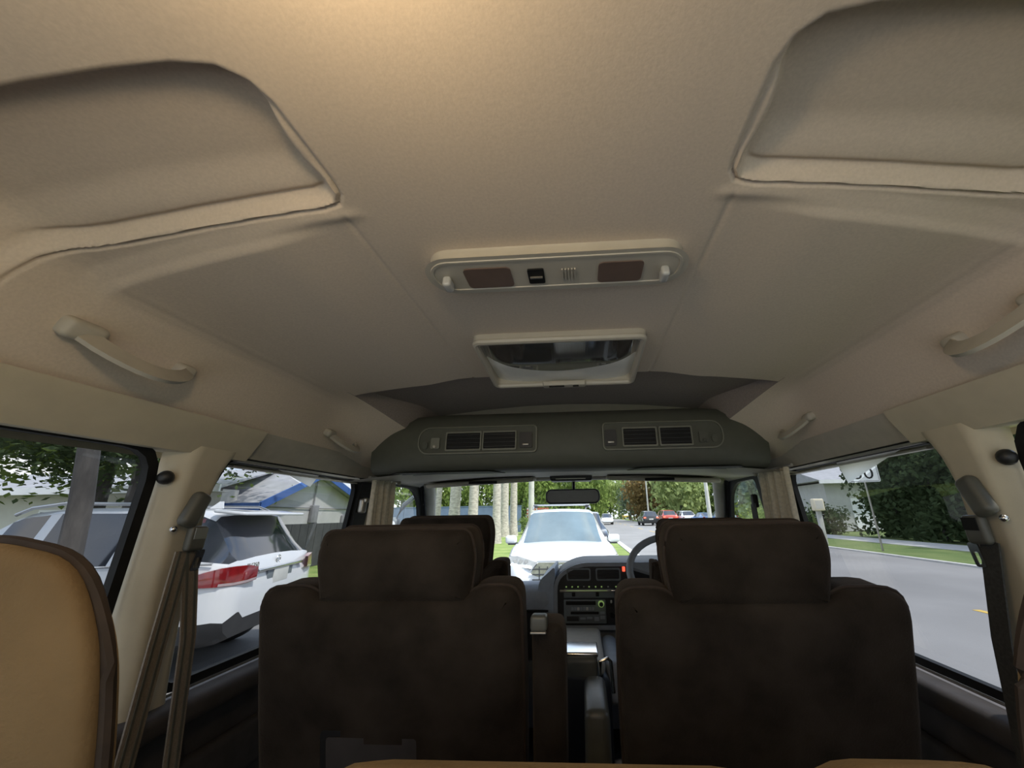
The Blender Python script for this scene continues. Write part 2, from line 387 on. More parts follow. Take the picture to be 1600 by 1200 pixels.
# outer roof skin keeps the daylight out
rp = [(.765,1.675),(.752,1.74),(.735,1.82),(.69,1.92),(.60,1.985),(.40,2.015),(0,2.03)]
rp = [(-a, b) for a, b in rp]+[(a, b) for a, b in reversed(rp[:-1])]
struct(M().grid([[(x, y, z) for x, z in rp] for y in (-.74, .6, 1.5)]+[[(x*.985, 2.02, 1.74+(z-1.675)*.35) for x, z in rp]]).obj('roof', 'trim_beige', smooth=50), 'outer roof skin of the van')
struct(M().box(-.80, .80, -.74, 2.42, .55, .60).obj('floor', 'carpet'), 'dark carpeted van floor')

# window outlines in (y, z)
W1 = outline([(-.60,1.245),(.700,1.245),(.662,1.690),(-.60,1.690)], [.06,.07,.06,.06])
W2 = outline([(.842,1.245),(1.345,1.245),(1.345,1.690),(.808,1.690),(.782,1.60),(.800,1.45)], [.03,.05,.06,.015,.1,.1])
W3 = outline([(1.575,1.235),(2.10,1.235),(1.985,1.50),(1.90,1.640),(1.80,1.692),(1.60,1.692)], [.03,.03,.2,.12,.1,.03])
REAR_TXT = {-1: 'left', 1: 'right'}
wno = 0
for s in (-1, 1):
    nm = REAR_TXT[s]; yo = .008 if s < 0 else -.022
    f_in = lambda y, z, s=s: (s*(sx(z)-.004), y, z); OUT = (s*.030, 0, 0)
    W1s = [(a+yo if a > .3 else a, b) for a, b in W1]; W2s = [(a+yo if a < 1.2 else a, b) for a, b in W2]
    wall = thing('wall_'+nm, 'side wall of the van under and between the %s windows' % nm, None, (s*.78, .8, .6), kind='structure')
    M().prism([(-.74,.58),(2.42,.58),(2.42,1.215),(-.74,1.215)], lambda y, z, s=s: (s*.775, y, z), (s*.05, 0, 0)).obj('lower_panel', 'lower_trim', wall)
    # door card relief and sill
    M().rbox((s*.752, .42, 1.208), (.062, 2.25, .045), .018, 3).obj('window_sill', 'lower_trim', wall)
    M().box(*sorted((s*.7755, s*.7795)), -.70, 1.36, 1.2315, 1.236).obj('sill_strip', 'metal_dull', wall)
    M().rbox((s*.762, .42, 1.06), (.03, 2.2, .10), .014, 2).obj('armrest_ledge', 'lower_trim', wall)
    # pillar between the side windows
    zz = np.linspace(1.19, 1.70, 22)
    y0 = [float(np.interp(z, [1.19,1.245,1.44,1.60,1.66,1.70], [.745,.738,.705,.690,.686,.682]))+yo for z in zz]
    y1 = [float(np.interp(z, [1.19,1.245,1.45,1.60,1.645,1.67,1.70], [.862,.850,.806,.788,.793,.802,.822]))+yo for z in zz]
    rows = []
    for z, a, b in zip(zz, y0, y1):
        rows.append([(s*(sx(z)+.02-(.046*min(1, (1-abs(2*t-1)**5)*1.05))), a+(b-a)*t, z) for t in np.linspace(0, 1, 15)])
    M().grid(rows).obj('pillar', 'trim_beige', wall, smooth=70)
    # B pillar behind the curtain, front door frame, A pillar
    rows = []
    for z in np.linspace(1.19, 1.71, 10):
        rows.append([(s*(sx(z)+.03-.045*(1-abs(2*t-1)**6)), 1.40+.175*t, z) for t in np.linspace(0, 1, 9)])
    M().grid(rows).obj('door_pillar', 'trim_grey', wall, smooth=70)
    M().tube([(s*.710, 1.90, 1.738), (s*.726, 1.965, 1.690), (s*.748, 2.05, 1.56), (s*.767, 2.16, 1.38), (s*.780, 2.29, 1.18)], .03, 12, flat=(.040, .046)).obj('windscreen_pillar', 'trim_grey', wall)
    M().prism([(1.352,1.20),(1.43,1.20),(1.43,1.70),(1.352,1.70)], lambda y, z, s=s: (s*(sx(z)-.008), y, z), (s*.02, 0, 0)).obj('pillar_seal', 'rubber', wall)
    # rail trim above the windows, thicker over the rear window
    def rail(y0, y1, d, lo):
        return [[(s*(.688-d), y, 1.752), (s*(.694-d), y, 1.735), (s*(.716-d), y, lo+.014), (s*(.724-d), y, lo), (s*.765, y, lo)] for y in np.linspace(y0, y1, 8)]
    M().grid(rail(-.72, .832+yo, .012, 1.686)).obj('window_rail_trim', 'trim_beige', wall, smooth=50)
    m_ = M(); r_ = rail(.832+yo, .836+yo, .012, 1.686)[0]; o_ = len(m_.V); m_.V += r_; m_.F.append(tuple(range(5))); m_.obj('trim_end', 'trim_beige', wall)
    M().grid(rail(.832+yo, 1.46, .003, 1.694)).obj('window_rail_trim', 'trim_grey', wall, smooth=50)
    M().grid([[(s*.700, y, 1.725), (s*.712, y, 1.705), (s*.735, y, 1.694), (s*.775, y, 1.69)] for y in np.linspace(1.46, 1.93, 6)]).obj('window_rail_trim', 'trim_grey', wall, smooth=50)
    # windows: frame, pane
    for poly, t, cut in ((W1s, 'glass_tint', .020), (W2s, 'glass_tint', .012), (W3, 'glass_clear', .030)):
        wno += 1
        lab = ('tinted rear side window of the van, %s side' if poly is W1s else 'tinted middle side window of the van, %s side' if poly is W2s else 'clear front door window of the van, %s side') % nm
        win = thing('window_%d' % wno, lab, None, (s*.79, poly[0][0], 1.24), kind='structure')
        fo = lambda y, z, s=s: (s*(sx(z)+.002), y, z)
        M().frame(grow(poly, .010 if poly is not W3 else .034), grow(poly, -.007), fo, (s*.014, 0, 0)).obj('window_frame', 'rubber', win)
        if poly is W3:
            M().frame(grow(poly, .062), grow(poly, .040), lambda y, z, s=s: (s*(sx(z)-.010), y, z), (s*.02, 0, 0)).obj('door_seal', 'rubber', win)
            M().frame(grow(poly, .090), grow(poly, .056), lambda y, z, s=s: (s*(sx(z)-.004), y, z), (s*.03, 0, 0)).obj('door_frame', 'trim_grey', win)
        tri = None
        if poly is W2s: tri = [(.872, 1.6825), (1.092, 1.6825), (1.059, 1.626)] if s > 0 else [(.970, 1.6825), (1.135, 1.6825), (1.102, 1.647)]
        pp = list(poly)
        if tri:                      # the film has peeled off one corner, the glass there is clear
            k0 = max(range(len(pp)), key=lambda k: (pp[k][1] > 1.688)*(pp[k][0])); top = 1.690
            pp = pp[:k0+1]+[(tri[1][0], top), tri[2], (tri[0][0], top)]+pp[k0+1:]
        pm = M(); pm.V = [(fo(a, b)[0]+s*.012, a, b) for a, b in pp]; pm.F = [tuple(range(len(pp)))]
        pm.obj('pane', t, win, smooth=None)
        if tri:
            pm = M(); pm.V = [(fo(a, b)[0]+s*.012, a, b) for a, b in ((tri[0][0], 1.69), tri[2], (tri[1][0], 1.69))]; pm.F = [(0, 1, 2)]; pm.obj('clear_corner', 'glass_clear', win, smooth=None)
        if poly is W1s:
            M().sphere((s*(sx(1.635)-.008), .683+yo, 1.637), .013, 12, 8).obj('window_knob', 'black_plastic', win)
        if poly is W2s:      # sliding pane rail, latch and the corner of tint film that has come loose
            M().box(*sorted((s*.722, s*.738)), .82+yo, 1.33, 1.684, 1.690).box(*sorted((s*.728, s*.742)), .82+yo, 1.33, 1.672, 1.676).obj('sliding_rail', 'metal_dull', win)
            0 and M().frame(rrect(.80+yo, 1.318, 1.655, 1.68, .002), rrect(.81+yo, 1.312, 1.66, 1.676, .002), lambda y, z, s=s: (s*(sx(z)-.001), y, z), (s*.006, 0, 0)).obj('inner_rail', 'black_plastic', win)
            M().rbox((s*.722, 1.372, 1.60), (.022, .03, .05), .008, 2).rbox((s*.713, 1.372, 1.618), (.02, .02, .018), .006, 2).obj('window_latch', 'metal_dull', win)
            def ff(y, z, s=s): return (s*(sx(z)+.006-.010*(1.685-z)/.06), y, z)
            a, b, c = tri; fm = M(); N = 6
            fm.grid([[ff(*(a[k]*(1-u)*(1-v)+b[k]*u*(1-v)+c[k]*v for k in (0, 1))) for u in np.linspace(0, 1, N)] for v in np.linspace(0, .999, N)])
            fm.obj('peeling_film', 'film_back', win, label='loose pale corner of window film folded down')
# windscreen
wno += 1
win = thing('window_%d' % wno, 'clear windscreen of the van', None, (0, 2.4, 1.15), kind='structure')
def wsp(u, v):
    x = u*(.715+.06*(1-v)); y = 2.40-.42*v-(.12*abs(u)**3); z = 1.15+.585*v-.018*abs(u)**3*v; return (x, y+.006, z)
M().grid([[wsp(u, v) for u in np.linspace(-1, 1, 17)] for v in np.linspace(0, 1, 6)]).obj('pane', 'glass_clear', win, smooth=60)
loop = [wsp(u, 1) for u in np.linspace(-1, 1, 15)]+[wsp(1, v) for v in (.8,.6,.4,.2)]+[wsp(u, 0) for u in np.linspace(1, -1, 15)]+[wsp(-1, v) for v in (.2,.4,.6,.8)]
M().tube(loop, .006, 6, closed=True).obj('window_frame', 'rubber', win)
# nose panel under the windscreen and rear end of the van
struct(M().grid([[(x, 2.42-.12*abs(x/.78)**3+dy, z) for x in np.linspace(-.80, .80, 9)] for dy, z in ((0, 1.16), (.05, 1.10), (.07, .55))]).obj('wall_front', 'print_white', smooth=50), 'white nose panel of the van below the windscreen')
rear = thing('wall_rear', 'frame of the unseen tailgate behind the last row, left open for daylight', None, (0, -.72, .6), kind='structure')  # unseen rear opening, left open so daylight reaches the ceiling
M().frame(rrect(-.82, .82, .55, 2.04, .02), rrect(-.74, .74, .60, 1.92, .10), lambda a, b: (a, -.74, b), (0, .04, 0)).obj('tailgate_frame', 'trim_beige', rear)
M().tube([(a, -.71, b) for a, b in rrect(-.735, .735, .605, 1.915, .10)], .012, 8, closed=True).obj('tailgate_seal', 'rubber', rear)
# ------------------------------------------------------------------ seats
def seat(name, label, x0, x1, ytop, ztop, tilt, hr, m='velour', clen=.34, zbot=.78, group=None, th=.13):
    """reclined single seat; (x0,x1) back width, top of the back at (ytop, ztop), hr = (x0,x1,ztop) of the head rest"""
    t = thing(name, label, 'seat', ((x0+x1)/2, ytop+.2, .6), group)
    tn = math.tan(tilt); cs = math.cos(tilt)
    f = lambda x, z, d: (x, ytop+(ztop-z)*tn+d, z+d*tn*.35)
    mx = (hr[0], hr[1])
    back = [(x0+.012, zbot), (x1-.012, zbot), (x1, ztop-.20), (x1-.002, ztop), (mx[1]+.01, ztop), (mx[1]-.02, ztop-.018), (mx[0]+.02, ztop-.018), (mx[0]-.01, ztop), (x0+.002, ztop), (x0, ztop-.20)]
    ol = outline(back, [.04, .04, .05, .055, .02, .02, .02, .02, .055, .05], 5)
    bk = M().pad(ol, f, th, .032, 4, .008).obj('backrest', m, t, smooth=60)
    M().tube([f(a, b, .030) for a, b in grow(ol, .001)], .0035, 6, closed=True).obj('piping', 'piping', bk)
    h0, h1, hz = hr
    ho = outline([(h0+.012, ztop-.03), (h1-.012, ztop-.03), (h1, hz-.05), (h1-.012, hz), (h0+.012, hz), (h0, hz-.05)], [.012, .012, .03, .020, .020, .03], 5)
    g = lambda x, z, d: (x, ytop+.012+(ztop-z)*tn*.6+d, z+d*.10)
    hd = M().pad(ho, g, .105, .024, 4, .005).obj('headrest', m, t, smooth=60)
    M().tube([g(a, b, .022) for a, b in grow(ho, .0005)], .003, 6, closed=True).obj('piping', 'piping', hd)
    M().tube([g(a, b, .083) for a, b in grow(ho, .0005)], .003, 6, closed=True).obj('piping', 'piping', hd)
    yb = ytop+(ztop-zbot)*tn
    M().rbox(((x0+x1)/2, yb+.06+clen/2, .82), (x1-x0-.01, clen, .15), .04, 4, puff=.012).obj('seat_cushion', m, t, smooth=60)
    M().rbox(((x0+x1)/2, yb+.06+clen/2, .675), (x1-x0-.08, clen-.06, .15), .015, 2).obj('seat_base', 'black_plastic', t)
    return t, f
TL = math.radians(16)
s1, f1 = seat('captain_seat', 'brown velour captain seat behind the front passenger, with folded-up armrest', -.582, -.070, .775, 1.432, TL, (-.474, -.158, 1.534))
# folded-up armrest beside it, its latch block, and the fold-away tray low on the back
f_ = lambda x, z, d: (x, .79+(1.43-z)*math.tan(TL)+d, z)
M().pad(outline([(-.058, .98), (.004, .98), (.010, 1.34), (.004, 1.368), (-.052, 1.368)], [.02, .02, .02, .014, .014], 4), f_, .11, .018, 4, .003).obj('armrest', 'velour', s1, smooth=60)
M().rbox((-.037, .815, 1.372), (.031, .03, .026), .006, 3).obj('latch', 'belt_plastic', s1)
M().rbox((-.037, .800, 1.3585), (.029, .01, .004), .0015, 2).obj('latch_plate', 'metal_dull', s1)
tray = M().frame(rrect(-.44, -.25, 1.10, 1.195, .008), rrect(-.43, -.26, 1.11, 1.185, .006), lambda a, b: f1(a, b, -.003), (0, -.004, 0)).obj('ashtray_frame', 'black_plastic', s1)
M().prism(rrect(-.429, -.261, 1.111, 1.184, .006), lambda a, b: f1(a, b, -.0042), (0, -.0035, 0)).obj('ashtray_lid', 'lower_trim', tray)
s2, f2 = seat('captain_seat', 'brown velour captain seat behind the driver seat', .108, .624, .775, 1.426, TL, (.200, .500, 1.536))
M().pad(outline([(.034, .72), (.094, .72), (.094, 1.168), (.040, 1.168)], [.01, .01, .02, .02], 4), lambda x, z, d: (x, .99+d, z), .20, .015, 3, .002).obj('armrest', 'belt_plastic', s2, smooth=60)
s3, _ = seat('front_seat', 'dark brown front passenger seat seen past the captain seat', -.640, -.205, 1.36, 1.415, math.radians(14), (-.585, -.262, 1.553), clen=.27)
s4, _ = seat('front_seat', 'dark brown driver seat behind the steering wheel', .270, .700, 1.36, 1.405, math.radians(14), (.300, .615, 1.532), clen=.27)
# rear bench, seen from behind and above
bn = thing('rear_bench', 'brown velour rear bench with rounded headrests, warm lamplight in its colour, closest to the camera', 'seat', (0, .5, .6))
fb = lambda y0: (lambda x, z, d: (x*(1+1.3*d), y0+(1.5-z)*.20+d, z-.35*d))
lh = outline([(-.600, 1.12), (-.405, 1.12), (-.397, 1.36), (-.406, 1.46), (-.44, 1.533), (-.52, 1.549), (-.56, 1.549), (-.600, 1.51)], [.04, .05, .1, .06, .05, .05, .1, .06], 5)
for k, s in (('headrest', -1), ('headrest', 1)):
    q = [(s*-a + (.006 if s > 0 else 0), b) for a, b in lh]; q = q[::-1] if s > 0 else q
    hb = M().pad(q, fb(.375), .07, .025, 4, .012).obj(k, 'velour_lamplit', bn, smooth=60)
    M().tube([fb(.375)(a, b, .025) for a, b in grow(q, .002)], .0065, 8, closed=True).obj('piping', 'piping', hb)
for x0, x1, zt in ((-.19, .21, 1.371), (.235, .40, 1.379), (-.375, -.205, 1.30)):
    M().pad(outline([(x0, .9), (x1, .9), (x1, zt), (x0, zt)], [.03, .03, .05, .05], 5), lambda x, z, d: (x, .36+(1.5-z)*.2+d, z-.45*d), .10, .03, 4, .006).obj('backrest', 'velour_lamplit', bn, smooth=60)
M().rbox((0, .655, .80), (1.20, .20, .14), .04, 4).obj('seat_cushion', 'velour', bn, smooth=60)
M().box(-.55, .55, .57, .74, .60, .74).obj('seat_base', 'black_plastic', bn)

# ------------------------------------------------------------------ overhead air duct
dl = thing('overhead_air_duct', 'grey-green overhead air duct across the cabin with two vent panels', 'air duct', (0, 1.2, 1.70))
dp = [(1.36,1.905),(1.30,1.900),(1.245,1.885),(1.208,1.860),(1.192,1.825),(1.186,1.785),(1.188,1.745),(1.196,1.716),(1.214,1.701),(1.25,1.697),(1.34,1.70)]
rows = []
for x in np.linspace(-.64, .64, 33):
    q = max(0, abs(x)-.40)/.24
    rows.append([(x, y+.05*q*q, z-.010*q*q*(z > 1.8)-.006*q*q) for y, z in dp])
M().grid(rows).obj('housing', 'plastic_duct', dl, smooth=60)
def facey(x, z): return float(np.interp(z, [1.701,1.716,1.745,1.785,1.825,1.860], [1.214,1.196,1.188,1.186,1.192,1.208])) + .05*(max(0, abs(x)-.40)/.24)**2
for sg, x0, x1, ops, sw in ((-1, -.462, -.083, ((-.368,-.262),(-.251,-.151)), (-.138,-.098)), (1, .120, .487, ((.184,.282),(.296,.388)), (.127,.162))):
    r = (.036, .014, .014, .036) if sg < 0 else (.014, .036, .036, .014)
    fy = lambda a, b: (a, facey(a, b)-.001, b)
    pl = M().prism(rrect(x0, x1, 1.744, 1.832, r, 6), fy, (0, -.006, 0)).obj('vent_panel', 'plastic_duct', dl)
    M().frame(rrect(x0, x1, 1.744, 1.832, r, 6), grow(rrect(x0, x1, 1.744, 1.832, r, 6), -.004), lambda a, b: (a, facey(a, b)-.006, b), (0, -.004, 0)).obj('rim', 'duct_rim', pl)
    for a, b in ops:
        v = M().frame(rrect(a-.004, b+.004, 1.753, 1.814, .004), rrect(a, b, 1.758, 1.809, .003), lambda p, q: (p, facey(p, q)-.007, q), (0, -.005, 0)).obj('vent_frame', 'duct_rim', pl)
        M().prism(rrect(a, b, 1.758, 1.809, .002), lambda p, q: (p, facey(p, q)-.0072, q), (0, -.0008, 0)).obj('vent_opening', 'rubber', pl)
        for k in range(4):
            z = 1.764+.0125*k
            M().box(a+.001, b-.001, facey(a, z)-.0125, facey(a, z)-.0085, z, z+.0018).obj('slat', 'black_plastic', pl)
    M().prism(rrect(sw[0], sw[1], 1.758, 1.807, .004), lambda p, q: (p, facey(p, q)-.0075, q), (0, -.004, 0)).obj('switch_plate', 'black_plastic', pl)
    M().rbox(((sw[0]+sw[1])/2, facey(sw[0], 1.77)-.0125, 1.768), (.020, .006, .006), .002, 2).obj('slider', 'metal_dull', pl)
    bx = -.405 if sg < 0 else .425
    M().prism(rrect(bx-.014, bx+.014, 1.762, 1.796, .004), lambda p, q: (p, facey(p, q)-.0075, q), (0, -.003, 0)).obj('button', 'plastic_duct' if sg > 0 else 'duct_rim', pl)
    M().rbox((bx, facey(bx, 1.77)-.013, 1.768), (.010, .008, .008), .003, 2).obj('lever', 'plastic_light' if sg < 0 else 'plastic_duct', pl)
    M().prism(rrect(bx+sg*.033-.009, bx+sg*.033+.009, 1.762, 1.784, .008), lambda p, q: (p, facey(p, q)-.0075, q), (0, -.002, 0)).obj('button', 'plastic_duct', pl)
    u0 = -.60 if sg < 0 else .20
    M().prism([(u0, 1.285), (u0+.40, 1.285), (u0+.36, 1.225), (u0+.06, 1.225)] if sg < 0 else [(u0, 1.285), (u0+.38, 1.285), (u0+.34, 1.225), (u0+.04, 1.225)], lambda a, b: (a, b, 1.6955), (0, 0, -.002)).obj('intake_slot', 'rubber', dl)

# ------------------------------------------------------------------ roof lamp and roof console
lp = thing('roof_lamp', 'wide clear-lensed roof lamp in a pale frame, ahead of the roof console', 'lamp', (.01, .87, 1.94))
A0, A1, Z0, Z1 = .770, 1.030, 1.936, 1.914
def lz(y): return Z0-(y-A0)/(A1-A0)*(Z0-Z1)
oo = rrect(-.186, .206, A0, A1, .020, 5); oi = rrect(-.174, .194, A0+.020, A1-.009, .010, 5)
fr = lambda a, b: (a, b, lz(b)-.006)
M().frame(oo, oi, fr, (0, 0, .035)).obj('lamp_frame', 'plastic_light', lp, smooth=30)
M().tube([(a, b, lz(b)-.004) for a, b in grow(oo, -.006)], .0075, 8, closed=True).obj('frame_rim', 'plastic_light', lp)
TT = np.linspace(0, 1, 61); ZL = [Z0-.002]
for t in TT[1:]: ZL.append(ZL[-1]+(A1-A0-.030)/60*(-.15 if t < .38 else -.15+.15*(t-.38)/.22 if t < .60 else .03*(t-.6)/.4))
def lens_pt(x, t): return (x, A0+.020+(A1-A0-.030)*t, float(np.interp(t, TT, ZL))+.012*abs((x-.01)/.18)**6)
xl = np.linspace(-.176, .196, 41); tb = lambda x: .60-.22*min(1, abs((x-.01)/.18))**4+.05*math.cos(x*22)
M().grid([[lens_pt(x, tb(x)*u) for x in xl] for u in np.linspace(0, 1, 15)]).obj('lamp_lens', 'reflector', lp, smooth=70)
M().grid([[lens_pt(x, tb(x)+(1-tb(x))*u) for x in xl] for u in np.linspace(0, 1, 12)]).obj('lamp_reflector', 'lamp_white', lp, smooth=70)
sp = M().rbox((.012, A1-.016, lz(A1-.016)-.010), (.118, .026, .014), .004, 2).obj('switch_panel', 'plastic_light', lp)
M().box(-.030, .012, A1-.026, A1-.020, lz(A1)-.0186, lz(A1)-.0150).obj('slider', 'rubber', sp)
M().box(.036, .052, A1-.026, A1-.020, lz(A1)-.0186, lz(A1)-.0150).obj('slider', 'rubber', sp)
cs = thing('roof_console', 'pale slim roof console with two brown screens and end knobs', 'console', (.02, .52, 1.945))
fc = lambda a, b: (a, b, 1.948)
co = rrect(-.180, .220, .480, .562, .036, 7)
M().pad(co[::-1], lambda a, b, d: (a, b, 1.952-d), .026, .007, 3).obj('console_body', 'plastic_light', cs, smooth=50)
M().tube([(a, b, 1.928) for a, b in grow(co, -.004)], .004, 6, closed=True).obj('console_rim', 'plastic_light', cs)
for a, b in ((-.125, -.050), (.088, .158)):
    M().prism(rrect(a, b, .500, .552, .008), lambda p, q: (p, q, 1.9265), (0, 0, -.0025)).obj('screen', 'screen_brown', cs)
M().prism(rrect(-.024, .002, .508, .546, .003), lambda p, q: (p, q, 1.9265), (0, 0, -.003)).obj('socket_plate', 'rubber', cs)
M().box(-.021, -.001, .526, .529, 1.921, 1.9235).obj('socket_bar', 'metal_dull', cs)
for k in range(5): M().box(.030+.005*k, .0325+.005*k, .512, .540, 1.9235, 1.9265).obj('speaker_slot', 'trim_grey', cs)
for x in (-.155, .192): M().rbox((x, .528, 1.918), (.014, .026, .018), .005, 3).obj('knob', 'lens', cs)
# warm dome lamp above the rear bench, just behind the picture's top edge
dm = thing('dome_lamp', 'small warm dome lamp on the headliner above the rear bench', 'lamp', (-.09, .03, 1.947))
M().rbox((-.09, .03, 1.942), (.15, .10, .014), .005, 2).obj('lamp_base', 'plastic_light', dm)
M().sphere((-.09, .03, 1.930), (.060, .042, .045), 16, 8).obj('lamp_cover', 'lamp_lens', dm)
ld = bpy.data.lights.new('dome_light', 'POINT'); ld.energy = DOME_W; ld.color = (1.0, .75, .45); ld.shadow_soft_size = .03
lo = bpy.data.objects.new('dome_light', ld); COL.objects.link(lo); lo.parent = dm; lo.location = (0, 0, -.105)

# ------------------------------------------------------------------ grab handles
def grab(label, s, y0, y1, z, big):
    t = thing('grab_handle', label, 'handle', (s*.66, (y0+y1)/2, z), 'grab handles along the roof rails')
    xi = lambda zz: float(np.interp(zz, PZ[::-1], PX[::-1]))
    e = 1 if y1 > y0 else -1; x0 = s*(xi(z)-.006)
    w = .030 if big else .022
    M().rbox((x0, y0, z+.004), (.030, .050 if big else .036, w), .009, 3, rot=(0, s*-.45, 0)).obj('mount', 'trim_grey', t)
    M().rbox((x0, y1, z-.002), (.028, .030, w*.9), .009, 3, rot=(0, s*-.45, 0)).obj('mount', 'trim_grey', t)
    pts = []
    for k in range(13):
        u = k/12; dip = math.sin(math.pi*u)**.8
        pts.append((x0-s*(.010+.036*dip), y0+(y1-y0)*u, z-.004-.034*dip*(1.0-.15*u)))
    M().strap(pts, [w*(.95-.35*abs(2*k/12-1)*(k > 6)) for k in range(13)], .007, (0, 0, 1) if False else (s*.6, 0, .8)).obj('grip', 'trim_grey', t, smooth=60)
grab('pale grab handle above the rear window on the left, widest of the four', -1, .452, .602, 1.815, True)
grab('pale grab handle on the left near the air duct', -1, 1.045, 1.165, 1.788, False)
grab('pale grab handle above the rear window on the right', 1, .470, .600, 1.815, True)
grab('shadowed grab handle on the right near the air duct', 1, 1.040, 1.165, 1.795, False)

# ------------------------------------------------------------------ seat belts
def belt(label, s, yo, two):
    t = thing('seat_belt', label, 'seat belt', (s*.72, .76+yo, 1.25), 'seat belts on the window pillars')
    X = lambda z, d: s*(sx(z)-.026-d)
    M().rbox((X(1.58, .012), .742+yo, 1.580), (.024, .034, .066), .011, 4, rot=(-.35, 0, 0)).obj('anchor_cover', 'belt_plastic', t, smooth=60)
    M().sphere((X(1.55, .004), .722+yo, 1.545), .006, 10, 6).obj('bolt', 'chrome', t)
    gd = M().rbox((X(1.525, .020), .758+yo, 1.527), (.016, .036, .046), .007, 3).obj('guide', 'belt_plastic', t, smooth=60)
    M().box(*sorted((X(1.525, .0275), X(1.525, .0295))), .746+yo, .771+yo, 1.526, 1.546).obj('guide_slot', 'metal_dull' if two else 'rubber', gd)
    M().frame(rrect(.766+yo, .784+yo, 1.468, 1.506, .004, 2), rrect(.7705+yo, .7795+yo, 1.473, 1.492, .002, 2), lambda a, b: (X(b, .024), a, b), (s*.003, 0, 0)).obj('tongue', 'chrome', t)
    if two:
        for dy, y1, z1, wd in ((-.004, .738, 1.16, .032), (.010, .838, 1.16, .030)):
            y0 = .752+yo+dy
            pts = [(X(1.50, .016), y0, 1.505), (s*.706, y0+(y1-y0)*.5, 1.35), (s*.700, y1+yo, z1-.10)]
            w_ = M().strap(pts, wd, .003, (0, 1, .12)).obj('webbing', 'belt_web', t)
            for k in (-.008, .008): M().strap([(a-s*.0022, b+k, c) for a, b, c in pts], .004, .002, (0, 1, .12)).obj('web_rib', 'belt_plastic', w_)
    else:
        M().strap([(X(1.50, .016), .752+yo, 1.51), (s*.706, .785+yo, 1.36), (s*.700, .822+yo, 1.06)], .030, .003, (0, 1, .1)).obj('webbing', 'belt_web_dark', t)
belt('brown double-webbed seat belt with metal tongue on the left window pillar', -1, .0, True)
belt('dark seat belt with a shiny tongue on the right window pillar', 1, -.035, False)
t = thing('seat_belt', 'black seat belt on the door pillar beside the driver seat', 'seat belt', (.72, 1.6, 1.3))
M().rbox((.712, 1.585, 1.60), (.02, .03, .05), .008, 3).obj('anchor_cover', 'rubber', t)
M().strap([(.705, 1.585, 1.59), (.70, 1.575, 1.45), (.70, 1.57, 1.2)], .044, .003, (0, 1, 0)).obj('webbing', 'belt_web_dark', t)
M().rbox((.698, 1.575, 1.50), (.01, .03, .03), .004, 2).obj('tongue', 'chrome', t)

# ------------------------------------------------------------------ curtains
def curtain(label, s, ya, yb):
    t = thing('curtain', label, 'curtain', (s*.69, (ya+yb)/2, 1.1), 'curtains tied back by the door pillars')
    rows = []
    for z in np.linspace(1.10, 1.690, 22):
        q = (1.69-z)/.59; row = []
        for u in np.linspace(0, 1, 61):
            y = ya+(yb-ya)*u; y += (-.03*q*(1-u)+.012*q*u)
            am = .010+.006*q
            row.append((s*(.683-am*math.sin(u*math.pi*2*5.5+.6*math.sin(9*u))-.004*math.sin(u*23)-.010*q), y, z))
        rows.append(row)
    M().grid(rows).obj('cloth', 'curtain', t, smooth=80)
    M().tube([(s*.684, ya-.02, 1.693), (s*.684, yb+.03, 1.690)], .005, 8).obj('curtain_rail', 'metal_dull', t)
    for k in range(6): M().rbox((s*.684, ya+.01+(yb-ya-.02)*k/5, 1.684), (.010, .006, .014), .002, 2).obj('hook', 'plastic_light', t)
    M().sphere((s*.678, yb+.03, 1.690), .009, 10, 6).obj('rail_end', 'plastic_light', t)
curtain('beige pleated curtain bunched beside the front passenger seat', -1, 1.345, 1.510)
curtain('beige pleated curtain bunched beside the driver seat', 1, 1.235, 1.430)
# ------------------------------------------------------------------ dashboard and cab
da = thing('dashboard', 'grey van dashboard with dark centre stack under the windscreen', 'dashboard', (0, 2.0, .6))
prof = [(2.02,.70),(1.92,1.00),(1.905,1.06),(1.88,1.15),(1.868,1.20),(1.872,1.24),(1.895,1.268),(1.94,1.278),(2.1,1.255),(2.42,1.14)]
M().grid([[(x, y+.03*(abs(x)/.7)**2, z-.02*(abs(x)/.7)**2) for y, z in prof] for x in np.linspace(-.77, .77, 23)]).obj('body', 'dash_grey', da, smooth=50)
M().box(-.70, -.11, 1.862, 1.90, 1.168, 1.174).obj('glovebox_seam', 'rubber', da)
M().prism([(-.72, .98), (-.10, .98), (-.10, 1.165), (-.72, 1.165)], lambda a, b: (a, 1.905-(b-.98)*.18, b), (0, .02, 0)).obj('glovebox', 'dash_dark', da)
DX = lambda u: .015+(u-900)*.0028
DZ = lambda v: 1.371-(v-875)*.00245
YC = 1.846
st = outline([(-.088, 1.10), (.72, 1.10), (.72, 1.362), (.02, 1.362), (-.088, 1.312)], [.02, .02, .05, .06, .06], 5)
M().pad(st, lambda a, b, d: (a, YC+.004+d, b), .30, .02, 3).obj('centre_stack', 'dash_dark', da, smooth=50)
bz = outline([(-.078, 1.112), (.40, 1.112), (.40, 1.355), (.02, 1.355), (-.078, 1.302)], [.015, .02, .03, .05, .05], 5)
M().frame(grow(bz, .006), grow(bz, -.010), lambda a, b: (a, YC-.002, b), (0, .012, 0)).obj('bezel', 'dash_grey', da, smooth=30)
M().prism(outline([(-.165, 1.20), (-.08, 1.12), (-.08, 1.345), (-.115, 1.315), (-.15, 1.285)], .015, 3), lambda a, b: (a, 1.862+(-.08-a)*.25, b), (0, .28, 0)).obj('stack_flank', 'dash_grey', da, smooth=30)
